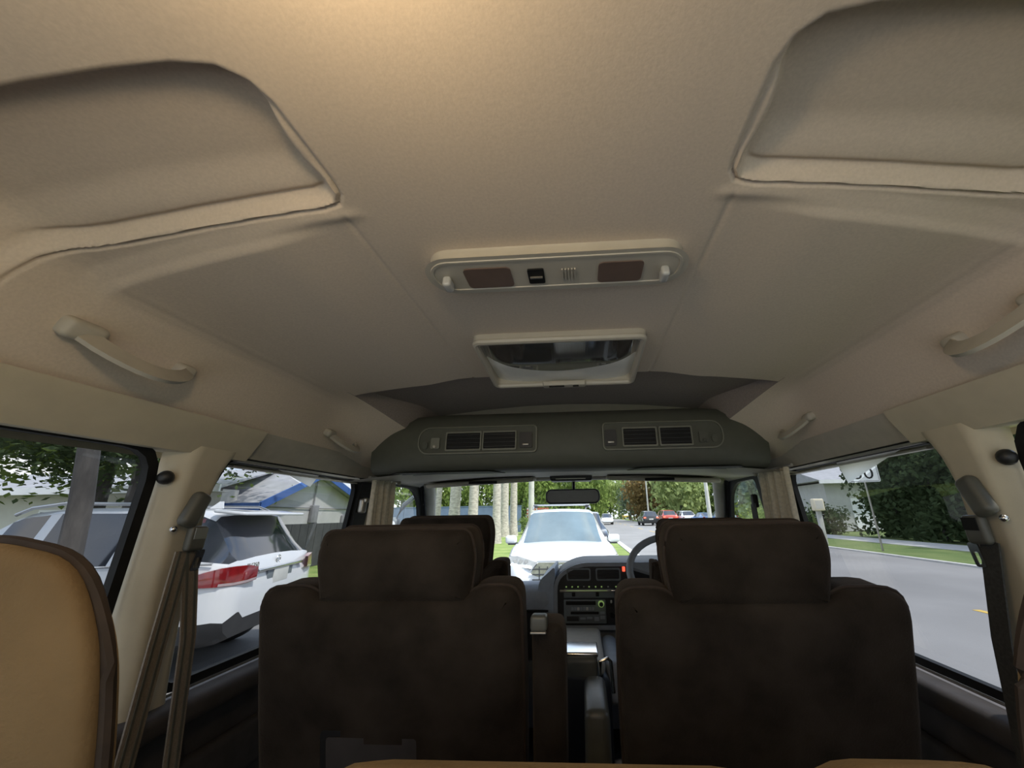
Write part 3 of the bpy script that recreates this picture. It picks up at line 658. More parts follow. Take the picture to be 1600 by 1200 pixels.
def dbox(name, u0, u1, v0, v1, d, m, parent=da, r=.003):
    x0, x1, z0, z1 = DX(u0), DX(u1), DZ(v1), DZ(v0)
    return M().rbox(((x0+x1)/2, YC+.004-d/2, (z0+z1)/2), (x1-x0, d, z1-z0), r, 2).obj(name, m, parent)
for u0, u1 in ((885, 922), (930, 968)):
    v = M().frame(rrect(DX(u0), DX(u1), DZ(908), DZ(888), .008), rrect(DX(u0)+.006, DX(u1)-.006, DZ(908)+.006, DZ(888)-.006, .006), lambda a, b: (a, YC-.006, b), (0, .012, 0)).obj('air_vent', 'panel_grey', da)
    for k in range(4):
        z = DZ(908)+.011+k*.0085; M().box(DX(u0)+.006, DX(u1)-.006, YC-.002, YC+.004, z, z+.002).obj('slat', 'black_plastic', v)
dbox('hazard_switch', 971, 975.5, 886, 894, .008, 'indicator_red')
dbox('shelf', 874, 968, 922, 926, .012, 'metal_dull', r=.002)
for k, u in enumerate((884, 893, 902, 911, 919, 929, 938, 948, 960)): dbox('indicator', u-1.1, u+1.1, 916.8, 919, .006, 'indicator_green' if k not in (3, 7) else 'print_white', r=.002)
cl = dbox('climate_panel', 880, 957, 921, 935, .010, 'panel_grey')
for u in (895, 931): dbox('slider_knob', u-2.5, u+2.5, 926, 932, .020, 'rubber', cl)
dbox('climate_strip', 884, 946, 923, 923.8, .0125, 'indicator_green', cl, .001)
rd = dbox('radio', 880, 943, 937, 973, .016, 'panel_grey')
dbox('cassette_slot', 883, 928, 939, 945, .018, 'rubber', rd, .002); dbox('disc_slot', 890, 932, 955, 959, .018, 'rubber', rd, .002)
for k in range(8): dbox('preset_button', 891+4.4*k, 894.6+4.4*k, 948.5, 953, .020, 'print_white' if k % 3 == 2 else 'dash_grey', rd, .001)
dbox('display', 884, 902, 962, 969, .018, 'dash_dark', rd, .001)
for u0, u1, v0, v1 in ((904, 912, 964, 967), (914, 922, 963, 966), (925, 932, 963, 969), (934, 941, 955, 959), (934, 941, 961, 966)): dbox('button', u0, u1, v0, v1, .020, 'dash_grey', rd, .001)
M().cyl((DX(936), YC-.014, DZ(943)), (DX(936), YC-.028, DZ(943)), .013, .011, 16).obj('volume_ring', 'indicator_green', rd)
M().cyl((DX(936), YC-.020, DZ(943)), (DX(936), YC-.034, DZ(943)), .010, .008, 16).obj('volume_knob', 'dash_dark', rd)
dbox('switch', 948, 954, 936, 948, .010, 'dash_dark'); dbox('switch_insert', 950, 953, 938, 943, .012, 'print_white')
M().cyl((DX(952), YC, DZ(961)), (DX(952), YC-.012, DZ(961)), .010).obj('lighter_socket', 'rubber', da)
# phone holder clipped beside the stack
ph = thing('phone_holder', 'small grey phone holder clipped to the centre stack', 'holder', (DX(962), YC-.03, DZ(945)))
M().rbox((DX(962), YC-.022, DZ(936)), (.034, .012, .075), .003, 2).obj('cradle', 'dash_dark', ph)
M().rbox((DX(960), YC-.026, DZ(922)), (.048, .016, .006), .002, 2).obj('top_clip', 'chrome', ph)
M().rbox((DX(962), YC-.012, DZ(944)), (.016, .012, .016), .003, 2).obj('arm', 'black_plastic', ph)
# steering wheel
sw = thing('steering_wheel', 'grey two-spoke steering wheel in front of the driver seat', 'steering wheel', (.405, 1.56, 1.35))
al = math.radians(52); WC = Vector((.408, 1.575, 1.352)); e2 = Vector((0, math.sin(al), math.cos(al))); e1 = Vector((1, 0, 0)); en = Vector((0, -math.cos(al), math.sin(al)))
wp = lambda r, th, h=0: tuple(WC+e1*(r*math.cos(th))+e2*(r*math.sin(th))+en*h)
M().tube([wp(.190, 2*math.pi*k/40) for k in range(40)], .0135, 10, closed=True, up=tuple(en)).obj('rim', 'dash_grey', sw, smooth=60)
M().tube([wp(.055, 2*math.pi*k/24, -.01) for k in range(24)], .02, 8, closed=True, up=tuple(en)).sphere(tuple(WC-en*.012), (.06, .045, .035)).obj('hub', 'dash_dark', sw, smooth=60)
for a in (math.radians(168), math.radians(12)):
    M().strap([wp(.185, a), wp(.12, a-.02, -.012), wp(.04, a, -.016)], [.030, .036, .055], .012, tuple(e2)).obj('spoke', 'dash_grey', sw, smooth=50)
M().strap([wp(.185, math.radians(270)), wp(.1, math.radians(270), -.012), wp(.04, math.radians(270), -.016)], [.04, .044, .05], .012, (1, 0, 0)).obj('spoke', 'dash_dark', sw, smooth=50)
M().cyl(tuple(WC-en*.02), tuple(WC-en*.30), .035, .045, 14).obj('column', 'dash_dark', sw)
M().tube([tuple(WC-en*.06+e1*-.04), tuple(WC-en*.05+e1*-.13+e2*.02)], .006, 8).obj('stalk', 'black_plastic', sw)
# cabin mirror
cm = thing('cabin_mirror', 'dark wide rear-view mirror hanging at the windscreen centre', 'mirror', (.006, 1.92, 1.60))
M().pad(rrect(-.122, .136, 1.6085, 1.677, .026, 6), lambda a, b, d: (a, 1.895+d+(b-1.64)*.12, b), .035, .008, 3).obj('mirror_shell', 'black_plastic', cm, smooth=60)
M().prism(rrect(-.115, .129, 1.615, 1.671, .021, 6), lambda a, b: (a, 1.8945+(b-1.64)*.12, b), (0, -.001, 0)).obj('mirror_face', 'mirror_face', cm)
M().cyl((.012, 1.93, 1.66), (.012, 1.972, 1.735), .007).obj('stem', 'black_plastic', cm)
mc = thing('header_box', 'small dark box on the windscreen header above the mirror', 'box', (0, 1.93, 1.73))
M().rbox((.002, 1.90, 1.727), (.200, .10, .030), .010, 3).obj('case', 'black_plastic', mc); M().box(-.07, .07, 1.848, 1.852, 1.718, 1.722).obj('trim_line', 'metal_dull', mc)
# sun visors
for s, lab in ((-1, 'grey sun visor folded up on the passenger side'), (1, 'grey sun visor folded up above the steering wheel')):
    v = thing('sun_visor', lab, 'sun visor', (s*.42, 1.9, 1.71), 'folded sun visors')
    M().rbox((s*.42, 1.865, 1.712), (.50, .15, .020), .009, 3, rot=(.10, s*.045, 0)).obj('flap', 'trim_grey', v, smooth=60)
    M().tube([(s*.69, 1.90, 1.70), (s*.68, 1.935, 1.705), (s*.62, 1.94, 1.712)], .006, 8).obj('pivot', 'metal_dull', v)
    M().rbox((s*.40, 1.785, 1.7055), (.13, .006, .012), .002, 2).obj('grip_slot', 'rubber', v)
# engine cover / console between the front seats
cc = thing('centre_console', 'dark console hump with grey lid between the front seats', 'console', (.02, 1.55, .6))
M().rbox((.02, 1.60, .845), (.20, .40, .49), .03, 3).obj('hump', 'dash_dark', cc)
M().rbox((.018, 1.60, 1.108), (.175, .38, .045), .020, 4).obj('lid', 'trim_grey', cc, smooth=60)
M().rbox((.135, 1.62, 1.05), (.06, .32, .12), .025, 3).obj('side_bin', 'dash_grey', cc)
cb = thing('cup_box', 'dark box with a bright metal-edged lid in front of the captain seats', 'box', (.03, 1.26, .6))
M().rbox((.032, 1.27, .88), (.098, .13, .56), .012, 3).obj('stand', 'dash_dark', cb)
M().rbox((.032, 1.27, 1.165), (.090, .125, .064), .012, 3).obj('case', 'belt_plastic', cb)
M().rbox((.032, 1.27, 1.200), (.096, .10, .012), .005, 3).obj('lid', 'chrome', cb)
M().tube([(.084, 1.21, 1.13), (.084, 1.21, 1.19), (.104, 1.21, 1.197), (.112, 1.21, 1.19), (.116, 1.21, 1.12)], .0045, 8).obj('side_handle', 'chrome', cb)
# outside mirror on the left door
om = thing('door_mirror', 'grey door mirror on a bent arm outside the front passenger window', 'mirror', (-.80, 1.98, 1.25))
M().tube([(-.80, 2.02, 1.28), (-.90, 2.04, 1.40), (-.93, 2.05, 1.52), (-.87, 2.03, 1.62), (-.80, 1.99, 1.66)], .012, 8).obj('arm', 'panel_grey', om)
M().rbox((-.955, 2.05, 1.44), (.13, .05, .24), .025, 3).obj('shell', 'panel_grey', om, smooth=60)
M().prism(rrect(-1.008, -.902, 1.335, 1.545, .02), lambda a, b: (a, 2.0245, b), (0, -.002, 0)).obj('mirror_face', 'mirror_face', om)
# ------------------------------------------------------------------ outside: ground
mat('asphalt', (.25, .245, .24), .85, noise=(.35, .14), bump=(60, .5, .006))
mat('driveway', (.20, .195, .19), .9, noise=(.6, .15), bump=(60, .5, .006))
mat('grass', (.15, .24, .045), .95, noise=(1.2, .0), col2=(.30, .36, .10), bump=(25, 1.0, .03))
mat('grass_far', (.10, .16, .04), .95, noise=(.8, .0), col2=(.17, .22, .07), bump=(25, 1.0, .03))
mat('concrete', (.55, .54, .51), .85, noise=(2.5, .10), bump=(40, .3, .004))
mat('paint_white', (.80, .80, .78), .6, noise=(3, .05)); mat('paint_yellow', (.62, .42, .09), .7, noise=(5, .2))
mat('bark', (.075, .068, .062), .95, noise=(9, .35), bump=(18, 1.0, .02), stretch=(1, 1, .3))
mat('palm_bark', (.46, .42, .37), .9, noise=(5, .30), bump=(8, 1.0, .02), stretch=(1, 1, 2.2))
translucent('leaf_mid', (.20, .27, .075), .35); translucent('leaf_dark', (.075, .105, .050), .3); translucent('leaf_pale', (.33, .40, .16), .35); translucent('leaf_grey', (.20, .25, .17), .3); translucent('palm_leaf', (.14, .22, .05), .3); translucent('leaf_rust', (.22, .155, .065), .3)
mat('wall_blue', (.13, .18, .27), .8, noise=(1.5, .12)); mat('brick_red', (.42, .12, .06), .9, noise=(9, .2), bump=(12, .5, .01))
mat('stucco', (.62, .60, .54), .9, noise=(1.8, .06), bump=(50, .3, .004)); mat('stucco_grey', (.50, .50, .49), .9, noise=(1.8, .06), bump=(50, .3, .004)); mat('stucco_cream', (.78, .70, .54), .9, noise=(1.2, .05))
mat('roofing', (.36, .365, .38), .8, noise=(2.2, .12), bump=(14, .4, .01)); mat('fascia_blue', (.045, .12, .38), .5, noise=(2, .08)); mat('fascia_white', (.86, .87, .88), .5, noise=(2, .04))
mat('fence_dark', (.055, .055, .06), .7, noise=(3, .2)); mat('pipe_grey', (.22, .22, .23), .5, noise=(5, .1)); mat('window_far', (.05, .06, .07), .15, noise=(4, .2), spec=.8)
def plane(name, x0, x1, y0, y1, z, m, lab, th=.05, parent=None):
    o = M().box(x0, x1, y0, y1, z-th, z).obj(name, m, parent, smooth=None)
    return struct(o, lab) if parent is None else o
plane('ground', -150, 150, -60, 260, -.03, 'grass_far', 'green ground around the street')
plane('verge', -11, 1.95, 10.5, 120, .02, 'grass', 'sunlit grass verge along the left of the road')
plane('verge', .95, 1.95, -40, 10.5, .02, 'grass', 'narrow grass strip between the van and the road')
plane('driveway', -30, .95, -12, 10.5, .012, 'driveway', 'dark asphalt driveway beside the van')
plane('bounce_apron', -14, .95, -14, -1.4, .02, 'concrete', 'unseen pale concrete behind the van, added to bounce daylight inside')  # unseen pale ground added to bounce daylight up through the tailgate
road = plane('road', 2.15, 11.0, -60, 240, .0, 'asphalt', 'grey asphalt street to the right of the van')
for k in range(24): plane('lane_line', 6.32, 6.44, -20+8*k, -16.5+8*k, .006, 'paint_yellow', None, .01, road)
plane('kerb', 1.93, 2.20, -60, 240, .05, 'concrete', 'pale concrete kerb along the left of the road', .12)
plane('kerb', 10.95, 11.15, -60, 240, .05, 'concrete', 'pale concrete kerb along the right of the road', .12)
plane('lawn', 11.15, 14.5, -60, 240, .03, 'grass_far', 'mown grass strip on the far side of the road')
plane('sidewalk', 14.5, 16.6, -60, 240, .05, 'concrete', 'concrete sidewalk beyond the far grass strip', .08)
plane('parking', 11.2, 30, 48, 76, .06, 'asphalt', 'small asphalt parking area by the far road', .05)

# ------------------------------------------------------------------ vegetation
def leaf_cloud(n_cl, per, rad, leaf, seed, shell=.55, flat=1.0):
    r = np.random.default_rng(seed); m = M()
    for c in range(n_cl):
        v = r.normal(size=3); v /= np.linalg.norm(v); q = v*(shell+(1-shell)*r.random())*np.array([rad, rad, rad*flat]); cr = rad*(.18+.18*r.random())
        P = q+r.normal(size=(per, 3))*cr*.55
        A = r.normal(size=(per, 3)); A /= np.linalg.norm(A, axis=1)[:, None]; B = np.cross(A, r.normal(size=(per, 3))); B /= np.linalg.norm(B, axis=1)[:, None]
        sz = leaf*(.6+.8*r.random((per, 1)))
        for p, a, b, s_ in zip(P, A*sz, B*sz*.55, sz):
            o = len(m.V); m.V += [tuple(p-a), tuple(p+b), tuple(p+a), tuple(p-b)]; m.F.append((o, o+1, o+2, o+3))
    return m
def raw_obj(m, name, mt, parent=None):
    me = bpy.data.meshes.new(name); me.from_pydata(m.V, [], m.F); me.materials.append(MAT[mt]); me.update()
    o = bpy.data.objects.new(name, me); COL.objects.link(o)
    if parent is not None: o.parent = parent
    return o
def mesh_obj(me, name, mt, parent):
    o = bpy.data.objects.new(name, me); COL.objects.link(o); o.parent = parent
    o.material_slots[0].link = 'OBJECT'; o.material_slots[0].material = MAT[mt]; return o
CROWN = []
for k in range(3):
    me = bpy.data.meshes.new('foliage'); m_ = leaf_cloud(70, 42, 1.0, .075, 40+k, .45, .85); me.from_pydata(m_.V, [], m_.F); me.materials.append(MAT['leaf_mid']); me.update(); CROWN.append(me)
NEAR = []
for k in range(2):
    me = bpy.data.meshes.new('foliage'); m_ = leaf_cloud(260, 130, 1.0, .025, 60+k, .25, .85); me.from_pydata(m_.V, [], m_.F); me.materials.append(MAT['leaf_mid']); me.update(); NEAR.append(me)
def tree(label, x, y, h, r, leafmat, k=0, near=False, name='broadleaf_tree', tr=.16, flat=1.0, lean=(0, 0), crown_z=None):
    t = thing(name, label, 'tree', (x, y, 0), 'trees around the street', rotz=0.0 if near else random.uniform(0, 6.28))
    cz = crown_z or h-r*.85
    pts = [(0, 0, 0), (.05+lean[0]*.4, .03+lean[1]*.4, cz*.4), (lean[0], lean[1], cz)]
    m = M().tube(pts, [tr*1.25, tr, tr*.6], 10)
    for j in range(4):
        a = 1.57*j+k; m.tube([(lean[0]*.7, lean[1]*.7, cz*.72), (lean[0]+math.cos(a)*r*.5, lean[1]+math.sin(a)*r*.5, cz+r*.15)], [tr*.5, tr*.15], 6)
    m.obj('trunk', 'bark', t)
    o = mesh_obj(NEAR[k % 2] if near else CROWN[k % 3], 'foliage', leafmat, t); o.location = (lean[0], lean[1], cz); o.scale = (r, r, r*flat); o['kind'] = 'stuff'
    return t
# palms lining the verge
PB = leaf = None
def palm(label, x, y, h, r, lean, seed):
    t = thing('palm_tree', label, 'palm tree', (x, y, 0), 'tall palms on the left verge', rotz=0.0)
    n = 16; pts = [(lean*(k/n)**1.4*h, 0, h*k/n) for k in range(n+1)]
    rad = [r*(1.30 if k == 0 else 1.12 if k == 1 else 1.0+.03*math.sin(k*2.1+seed)-.25*k/n) for k in range(n+1)]
    M().tube(pts, rad, 14).obj('trunk', 'palm_bark', t, smooth=70)
    top = Vector(pts[-1])
    for k in range(11):
        a = 2*math.pi*k/11+seed; d = Vector((math.cos(a), math.sin(a), 0)); up = .5+.5*((k*7) % 5)/4
        q = [tuple(top+d*(2.6*u)+Vector((0, 0, 1.6*up*u-2.4*u*u))) for u in np.linspace(0, 1, 7)]
        M().strap(q, [.05, .35, .6, .7, .6, .4, .08], .02, tuple(d.cross(Vector((0, 0, 1))))).obj('frond', 'palm_leaf', t)
palm('pale smooth palm trunk nearest the left edge of the windscreen', -9.6, 26.5, 9, .21, .002, 1)
palm('thick mottled grey palm trunk second from the windscreen edge', -8.3, 26.0, 9, .38, .004, 2)
palm('mottled palm trunk alone in front of the blue wall', -7.0, 25.8, 10, .33, -.002, 3)
palm('slim palm trunk leaning across its neighbour right of the headrest', -5.1, 24.2, 9.5, .26, -.018, 4)
palm('palm trunk standing just right of the leaning one', -6.05, 31.5, 11, .34, -.012, 5)
palm('palm trunk next to the low brick wall', -5.5, 32.5, 11, .30, -.006, 6)
po = thing('concrete_pole', 'pale concrete pole behind the parked white car', 'pole', (-4.25, 34, 0))
M().tube([(-4.25, 34, 0), (-4.25, 34, 11)], [.26, .19], 12).obj('shaft', 'concrete', po); M().rbox((-4.25, 33.7, 9.8), (1.6, .12, .12), .03, 2).obj('cross_arm', 'bark', po)

specs = [
 ('dark green tree beyond the blue wall, farthest left', -20, 50, 9, 4.2, 'leaf_mid'), ('mid green tree beyond the blue wall', -14, 54, 8, 3.6, 'leaf_mid'),
 ('bushy tree behind the palm trunks', -9.5, 56, 7.5, 3.4, 'leaf_pale'), ('round tree left of the parked white car', -6.0, 52, 8, 3.0, 'leaf_mid'),
 ('tall tree right behind the concrete pole', -3.0, 60, 10, 3.8, 'leaf_mid'), ('tree behind the cabin mirror', .8, 74, 11, 4.2, 'leaf_mid'),
 ('leafy tree at the far end of the road, on its left side', 1.0, 96, 13, 5.5, 'leaf_mid'), ('distant tree closing the view down the road', 7, 150, 17, 9, 'leaf_mid'),
 ('distant pale tree right of the road end', 17, 135, 16, 8, 'leaf_pale'), ('greyish feathery tree near the lamp posts', 13.2, 98, 9, 4.2, 'leaf_grey'),
 ('reddish brown tree above the dark car', 14.0, 84, 12, 4.6, 'leaf_rust'), ('bright green tree behind the parked cars', 20.0, 82, 14, 6.0, 'leaf_pale'),
 ('pale green tree above the white parked car', 17.0, 70, 11, 4.4, 'leaf_pale'), ('deep green tree at the right edge of the windscreen', 24.5, 74, 13, 5.6, 'leaf_mid'),
 ('grey-green tree seen through the driver door window', 23.0, 52, 9, 4.2, 'leaf_grey'), ('broad tree by the driver door window', 27.0, 57, 10, 4.6, 'leaf_grey')]
for k, (lab, x, y, h, r, lm) in enumerate(specs): tree(lab, x, y, h, r, lm, k, tr=.22, crown_z=h*.50, flat=h*.56/r)
tree('near tree whose grey trunk crosses the driveway car in the rear window', -3.12, 2.55, 4.6, 1.5, 'leaf_mid', 1, True, tr=.058, flat=.6, lean=(-.55, -.25), crown_z=4.2)
tree('thin forked tree at the far left of the rear window', -5.2, 3.05, 4.4, 1.3, 'leaf_dark', 2, True, tr=.05, flat=.7, lean=(-.4, .2), crown_z=3.7)
tree('shady tree over the low roof, seen through the rear window', -12.5, 9.6, 6.0, 4.2, 'leaf_mid', 0, True, tr=.16, flat=.62, crown_z=4.9)
tree('leafy tree behind the grey trunk in the rear window', -9.4, 7.8, 5.0, 2.6, 'leaf_dark', 1, True, tr=.12, flat=.7, crown_z=4.1)
# shrubs and the tall hedge across the road
def shrub(label, x, y, r, lm, k, hz=.8):
    t = thing('shrub', label, 'shrub', (x, y, 0), rotz=0.0); o = mesh_obj(CROWN[k % 3], 'foliage', lm, t); o.location = (0, 0, r*hz*.8); o.scale = (r, r, r*hz); o['kind'] = 'stuff'
    M().tube([(0, 0, 0), (0, 0, r*hz)], [.05, .03], 6).obj('stem', 'bark', t)
shrub('dark bush below the eave at the far left', -14.2, 11.8, 1.1, 'leaf_dark', 0); shrub('small bush beside the low house wall', -11.4, 12.4, .8, 'leaf_dark', 1)
shrub('round shrub by the brick wall on the verge', -4.4, 36, 1.2, 'leaf_mid', 2); shrub('shrub in front of the white house across the road', 17.4, 30.5, 1.5, 'leaf_dark', 1); shrub('pale bush low in the driver door window', 18.8, 43.5, 1.4, 'leaf_pale', 0)
hg = thing('tall_hedge', 'tall dark green hedge across the road, filling the right side window', 'hedge', (18.6, 12, 0), rotz=0.0)
r_ = np.random.default_rng(3); hm = M()
for k in range(34000):
    p = np.array([r_.uniform(-1.2, 1.4), r_.uniform(-24, 15.5), 0]); top = 6.0+.8*math.sin(p[1]*.55)+.6*math.sin(p[1]*1.7+1)
    p[2] = top*r_.random()**.8; p[0] -= .3*math.sin(p[1]*1.3+p[2]*2); a = r_.normal(size=3); a *= .17/np.linalg.norm(a); b = np.cross(a, r_.normal(size=3)); b *= .10/np.linalg.norm(b)
    o_ = len(hm.V); hm.V += [tuple(p-a), tuple(p+b), tuple(p+a), tuple(p-b)]; hm.F.append((o_, o_+1, o_+2, o_+3))
raw_obj(hm, 'foliage', 'leaf_dark', hg)['kind'] = 'stuff'
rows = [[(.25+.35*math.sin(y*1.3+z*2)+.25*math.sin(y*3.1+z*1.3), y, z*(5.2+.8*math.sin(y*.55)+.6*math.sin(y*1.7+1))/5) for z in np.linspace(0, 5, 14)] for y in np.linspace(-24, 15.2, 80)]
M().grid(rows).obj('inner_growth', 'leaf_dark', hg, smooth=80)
for k in range(14): M().tube([(.3, -23+2.8*k, 0), (.2+.2*math.sin(k), -22.8+2.8*k, 2.0), (.3, -23+2.8*k, 3.4)], [.10, .07, .03], 7).obj('stem', 'bark', hg)

# ------------------------------------------------------------------ walls and buildings
bw = thing('garden_wall', 'long blue-grey garden wall behind the palms', 'wall', (-15, 40, 0))
for k in range(10):
    x0 = -30+2.4*k; M().box(x0, x0+2.36, 40, 40.16, 0, 2.45).obj('wall_panel', 'wall_blue', bw, smooth=None)
M().box(-30, -6, 39.97, 40.2, 2.45, 2.52).obj('coping', 'wall_blue', bw)
br = thing('brick_wall', 'low red brick wall between the palms and the white car', 'wall', (-4.9, 41, 0))
for r0 in range(8):
    for k in range(7):
        M().box(-5.6+.30*k+(.15 if r0 % 2 else 0), -5.32+.30*k+(.15 if r0 % 2 else 0), 41, 41.2, 1.02+.16*r0, 1.16+.16*r0).obj('brick', 'brick_red', br, smooth=None)
M().box(-5.6, -3.4, 41.02, 41.18, 0, 2.28).obj('core', 'concrete', br)
hs = thing('garage_house', 'pale stucco house with blue-edged gable and low white-edged wing, left of the van', 'house', (-15, 17, 0))
# gable block, ridge running away from the road (along x); front gable in plane x=-12
GX, gy0, gyr, gy1 = -12.0, 14.4, 17.2, 21.4
M().prism([(gy0, 0), (gy1, 0), (gy1, 2.05), (gyr, 3.42), (gy0, 2.20)], lambda a, b: (GX, a, b), (-9, 0, 0)).obj('gable_block', 'stucco_grey', hs, smooth=None)
def slope(name, ya, za, yb, zb, m, over=.45, th=.10): M().prism([(ya, za), (yb, zb), (yb, zb+th), (ya, za+th)], lambda a, b: (GX+over, a, b), (-9.6, 0, 0)).obj(name, m, hs, smooth=None)
slope('roof_slope', gy0-.55, 1.98, gyr, 3.45, 'roofing'); slope('roof_slope', gyr, 3.45, gy1+.5, 1.92, 'roofing')
def fas(ya, za, yb, zb, m, h=.30): M().prism([(ya, za-h*.55), (yb, zb-h*.55), (yb, zb+h*.45), (ya, za+h*.45)], lambda a, b: (GX+.47, a, b), (-.05, 0, 0)).obj('fascia', m, hs, smooth=None)
fas(gy0-.6, 2.02, gyr, 3.50, 'fascia_blue'); fas(gyr, 3.50, gy1+.5, 1.95, 'fascia_blue')
M().box(-18.0, GX+.47, gy0-.62, gy0-.56, 1.84, 2.14).obj('fascia', 'fascia_blue', hs, smooth=None)
cd = M().tube([(GX+.06, 17.3, 3.2), (GX+.06, 17.3, 1.5), (GX+.06, 17.3, .1)], .03, 8).obj('conduit', 'pipe_grey', hs)
M().rbox((GX+.10, 17.35, 1.75), (.16, .42, .75), .03, 2).obj('meter_box', 'pipe_grey', cd)
M().rbox((GX+.06, 20.0, 1.35), (.08, .9, .7), .02, 2).obj('window_shutter', 'pipe_grey', hs)
M().tube([(GX+.05, 14.6, 2.02), (GX+.05, 21.2, 1.98)], .02, 6).obj('wall_cable', 'pipe_grey', hs)
# low wing with white fascia facing the driveway
wg = hs
M().box(-30, -12.9, 13.6, 14.3, 0, 2.62).obj('wing_wall', 'stucco', wg, smooth=None)
M().prism([(-30.5, 12.9), (-12.35, 12.9), (-14.2, 17.8), (-30.5, 17.8)], lambda a, b: (a, b, 2.60+(b-12.9)*.24 if b > 13 else 2.60), (0, 0, .06)).obj('roof_slope', 'roofing', wg, smooth=None)
M().box(-30.5, -12.35, 12.86, 12.93, 2.50, 2.74).obj('fascia', 'fascia_white', wg, smooth=None)
M().box(-30.3, -12.6, 12.95, 13.6, 2.50, 2.53).obj('soffit', 'stucco', wg, smooth=None)
for x in (-24.5, -19.0): M().frame([(x-.8, .9), (x+.8, .9), (x+.8, 2.0), (x-.8, 2.0)], [(x-.72, .98), (x+.72, .98), (x+.72, 1.92), (x-.72, 1.92)], lambda a, b: (a, 13.58, b), (0, .04, 0)).obj('window_frame', 'fascia_white', wg, smooth=None); M().box(x-.72, x+.72, 13.575, 13.60, .98, 1.92).obj('pane', 'window_far', wg, smooth=None)
fd = thing('dark_fence', 'dark board fence standing in front of the gable house', 'fence', (-9.2, 14, 0))
for k in range(18): M().box(-9.26, -9.2, 11.3+.40*k, 11.68+.40*k, .04, 1.40).obj('board', 'fence_dark', fd, smooth=None)
for k in range(4): M().box(-9.38, -9.26, 11.3+2.36*k, 11.42+2.36*k, 0, 1.43).obj('post', 'fence_dark', fd, smooth=None)
wh = thing('white_house', 'white house with a broad eave across the road, left of the speed sign', 'house', (26, 38, 0))
M().box(20.0, 30, 34, 44, 0, 3.75).obj('walls', 'stucco_grey', wh, smooth=None); M().box(19.3, 30.5, 33.2, 33.35, 3.66, 3.95).obj('fascia', 'fascia_white', wh, smooth=None)
M().prism([(33.2, 3.9), (39, 5.6), (44.8, 3.9)], lambda a, b: (19.3, a, b), (11.2, 0, 0)).obj('roof', 'roofing', wh, smooth=None)
M().box(21.8, 24.6, 33.96, 34.0, .1, 2.5).obj('garage_door', 'fascia_white', wh, smooth=None)
bt = thing('cream_tower', 'tall cream building rising beyond the mirror stem', 'building', (1.6, 130, 0))
M().box(-1.6, 5.0, 130, 138, 0, 14.5).obj('walls', 'stucco_cream', bt, smooth=None)
for zz in (4, 7, 10, 13): M().box(-.8, 4.2, 129.9, 130.0, zz-1.1, zz-.1).obj('window_band', 'window_far', bt, smooth=None)
fh = thing('clipped_hedge', 'long clipped bright hedge behind the parked cars', 'hedge', (24, 78, 0), rotz=0.0)
hm = M(); 
for k in range(5000):
    p = np.array([r_.uniform(-10, 12), r_.uniform(-.6, .6), r_.uniform(0, 2.3)]); a = r_.normal(size=3); a *= .28/np.linalg.norm(a); b = np.cross(a, r_.normal(size=3)); b *= .2/np.linalg.norm(b)
    o_ = len(hm.V); hm.V += [tuple(p-a), tuple(p+b), tuple(p+a), tuple(p-b)]; hm.F.append((o_, o_+1, o_+2, o_+3))
raw_obj(hm, 'foliage', 'leaf_mid', fh)['kind'] = 'stuff'; M().box(-10, 12, -.3, .3, 0, 1.9).obj('core', 'leaf_dark', fh)

# ------------------------------------------------------------------ street furniture
def lamp_post(label, x, y, h, r, arm):
    t = thing('lamp_post', label, 'lamp post', (x, y, 0), 'lamp posts along the right of the road')
    M().tube([(x, y, 0), (x, y, h)], [r, r*.65], 10).obj('shaft', 'concrete', t)
    M().tube([(x, y, h-.2), (x-arm*.6, y, h+.35), (x-arm, y, h+.45)], r*.35, 8).obj('arm', 'concrete', t); M().rbox((x-arm-.25, y, h+.43), (.6, .22, .14), .05, 2).obj('lamp_head', 'metal_dull', t)
lamp_post('thick pale lamp post at the right of the windscreen', 12.0, 39, 9.5, .20, 1.6)
lamp_post('slim lamp post left of the dark car', 11.8, 100, 10, .22, 1.8); lamp_post('slim lamp post above the dark car', 12.6, 78, 10, .17, 1.8)
lamp_post('distant lamp post right of the mirror', 11.6, 150, 11, .22, 2.0)
sg = thing('speed_sign', 'white speed limit sign reading 30 on a thin post', 'sign', (11.75, 17.1, 0), rotz=math.radians(-22))
M().tube([(0, .03, 0), (0, .03, 3.8)], .035, 8).obj('post', 'metal_dull', sg)
M().prism(rrect(-.53, .53, 2.66, 3.95, .06), lambda a, b: (a, 0, b), (0, -.012, 0)).obj('sign_plate', 'paint_white', sg)
M().frame(grow(rrect(-.53, .53, 2.66, 3.95, .06), -.03), grow(rrect(-.53, .53, 2.66, 3.95, .06), -.045), lambda a, b: (a, -.012, b), (0, -.003, 0)).obj('sign_border', 'rubber', sg)
V, Fc = text_mesh('30', .66, .003); M().add([(a*1.12, b-.016, c+2.99) for a, b, c in V], Fc).obj('digits', 'rubber', sg, smooth=None)
ub = thing('utility_box', 'pale utility box on a short post across the road', 'utility box', (11.6, 20.6, 0))
M().rbox((11.6, 20.6, .8), (.22, .16, 1.6), .03, 2).obj('post', 'concrete', ub); M().rbox((11.6, 20.55, 1.85), (.50, .30, .56), .05, 2).obj('case', 'stucco_cream', ub); M().box(11.42, 11.78, 20.395, 20.402, 1.66, 2.04).obj('door', 'stucco', ub)
ye = thing('yellow_barrier', 'small yellow roadworks barrier beside the far road', 'barrier', (11.9, 112, 0))
M().rbox((11.9, 112, .9), (2.2, .2, .5), .05, 2).obj('board', 'paint_yellow', ye)
for dx in (-.8, .8): M().box(11.9+dx-.06, 11.9+dx+.06, 111.9, 112.1, 0, .9).obj('leg', 'paint_yellow', ye)
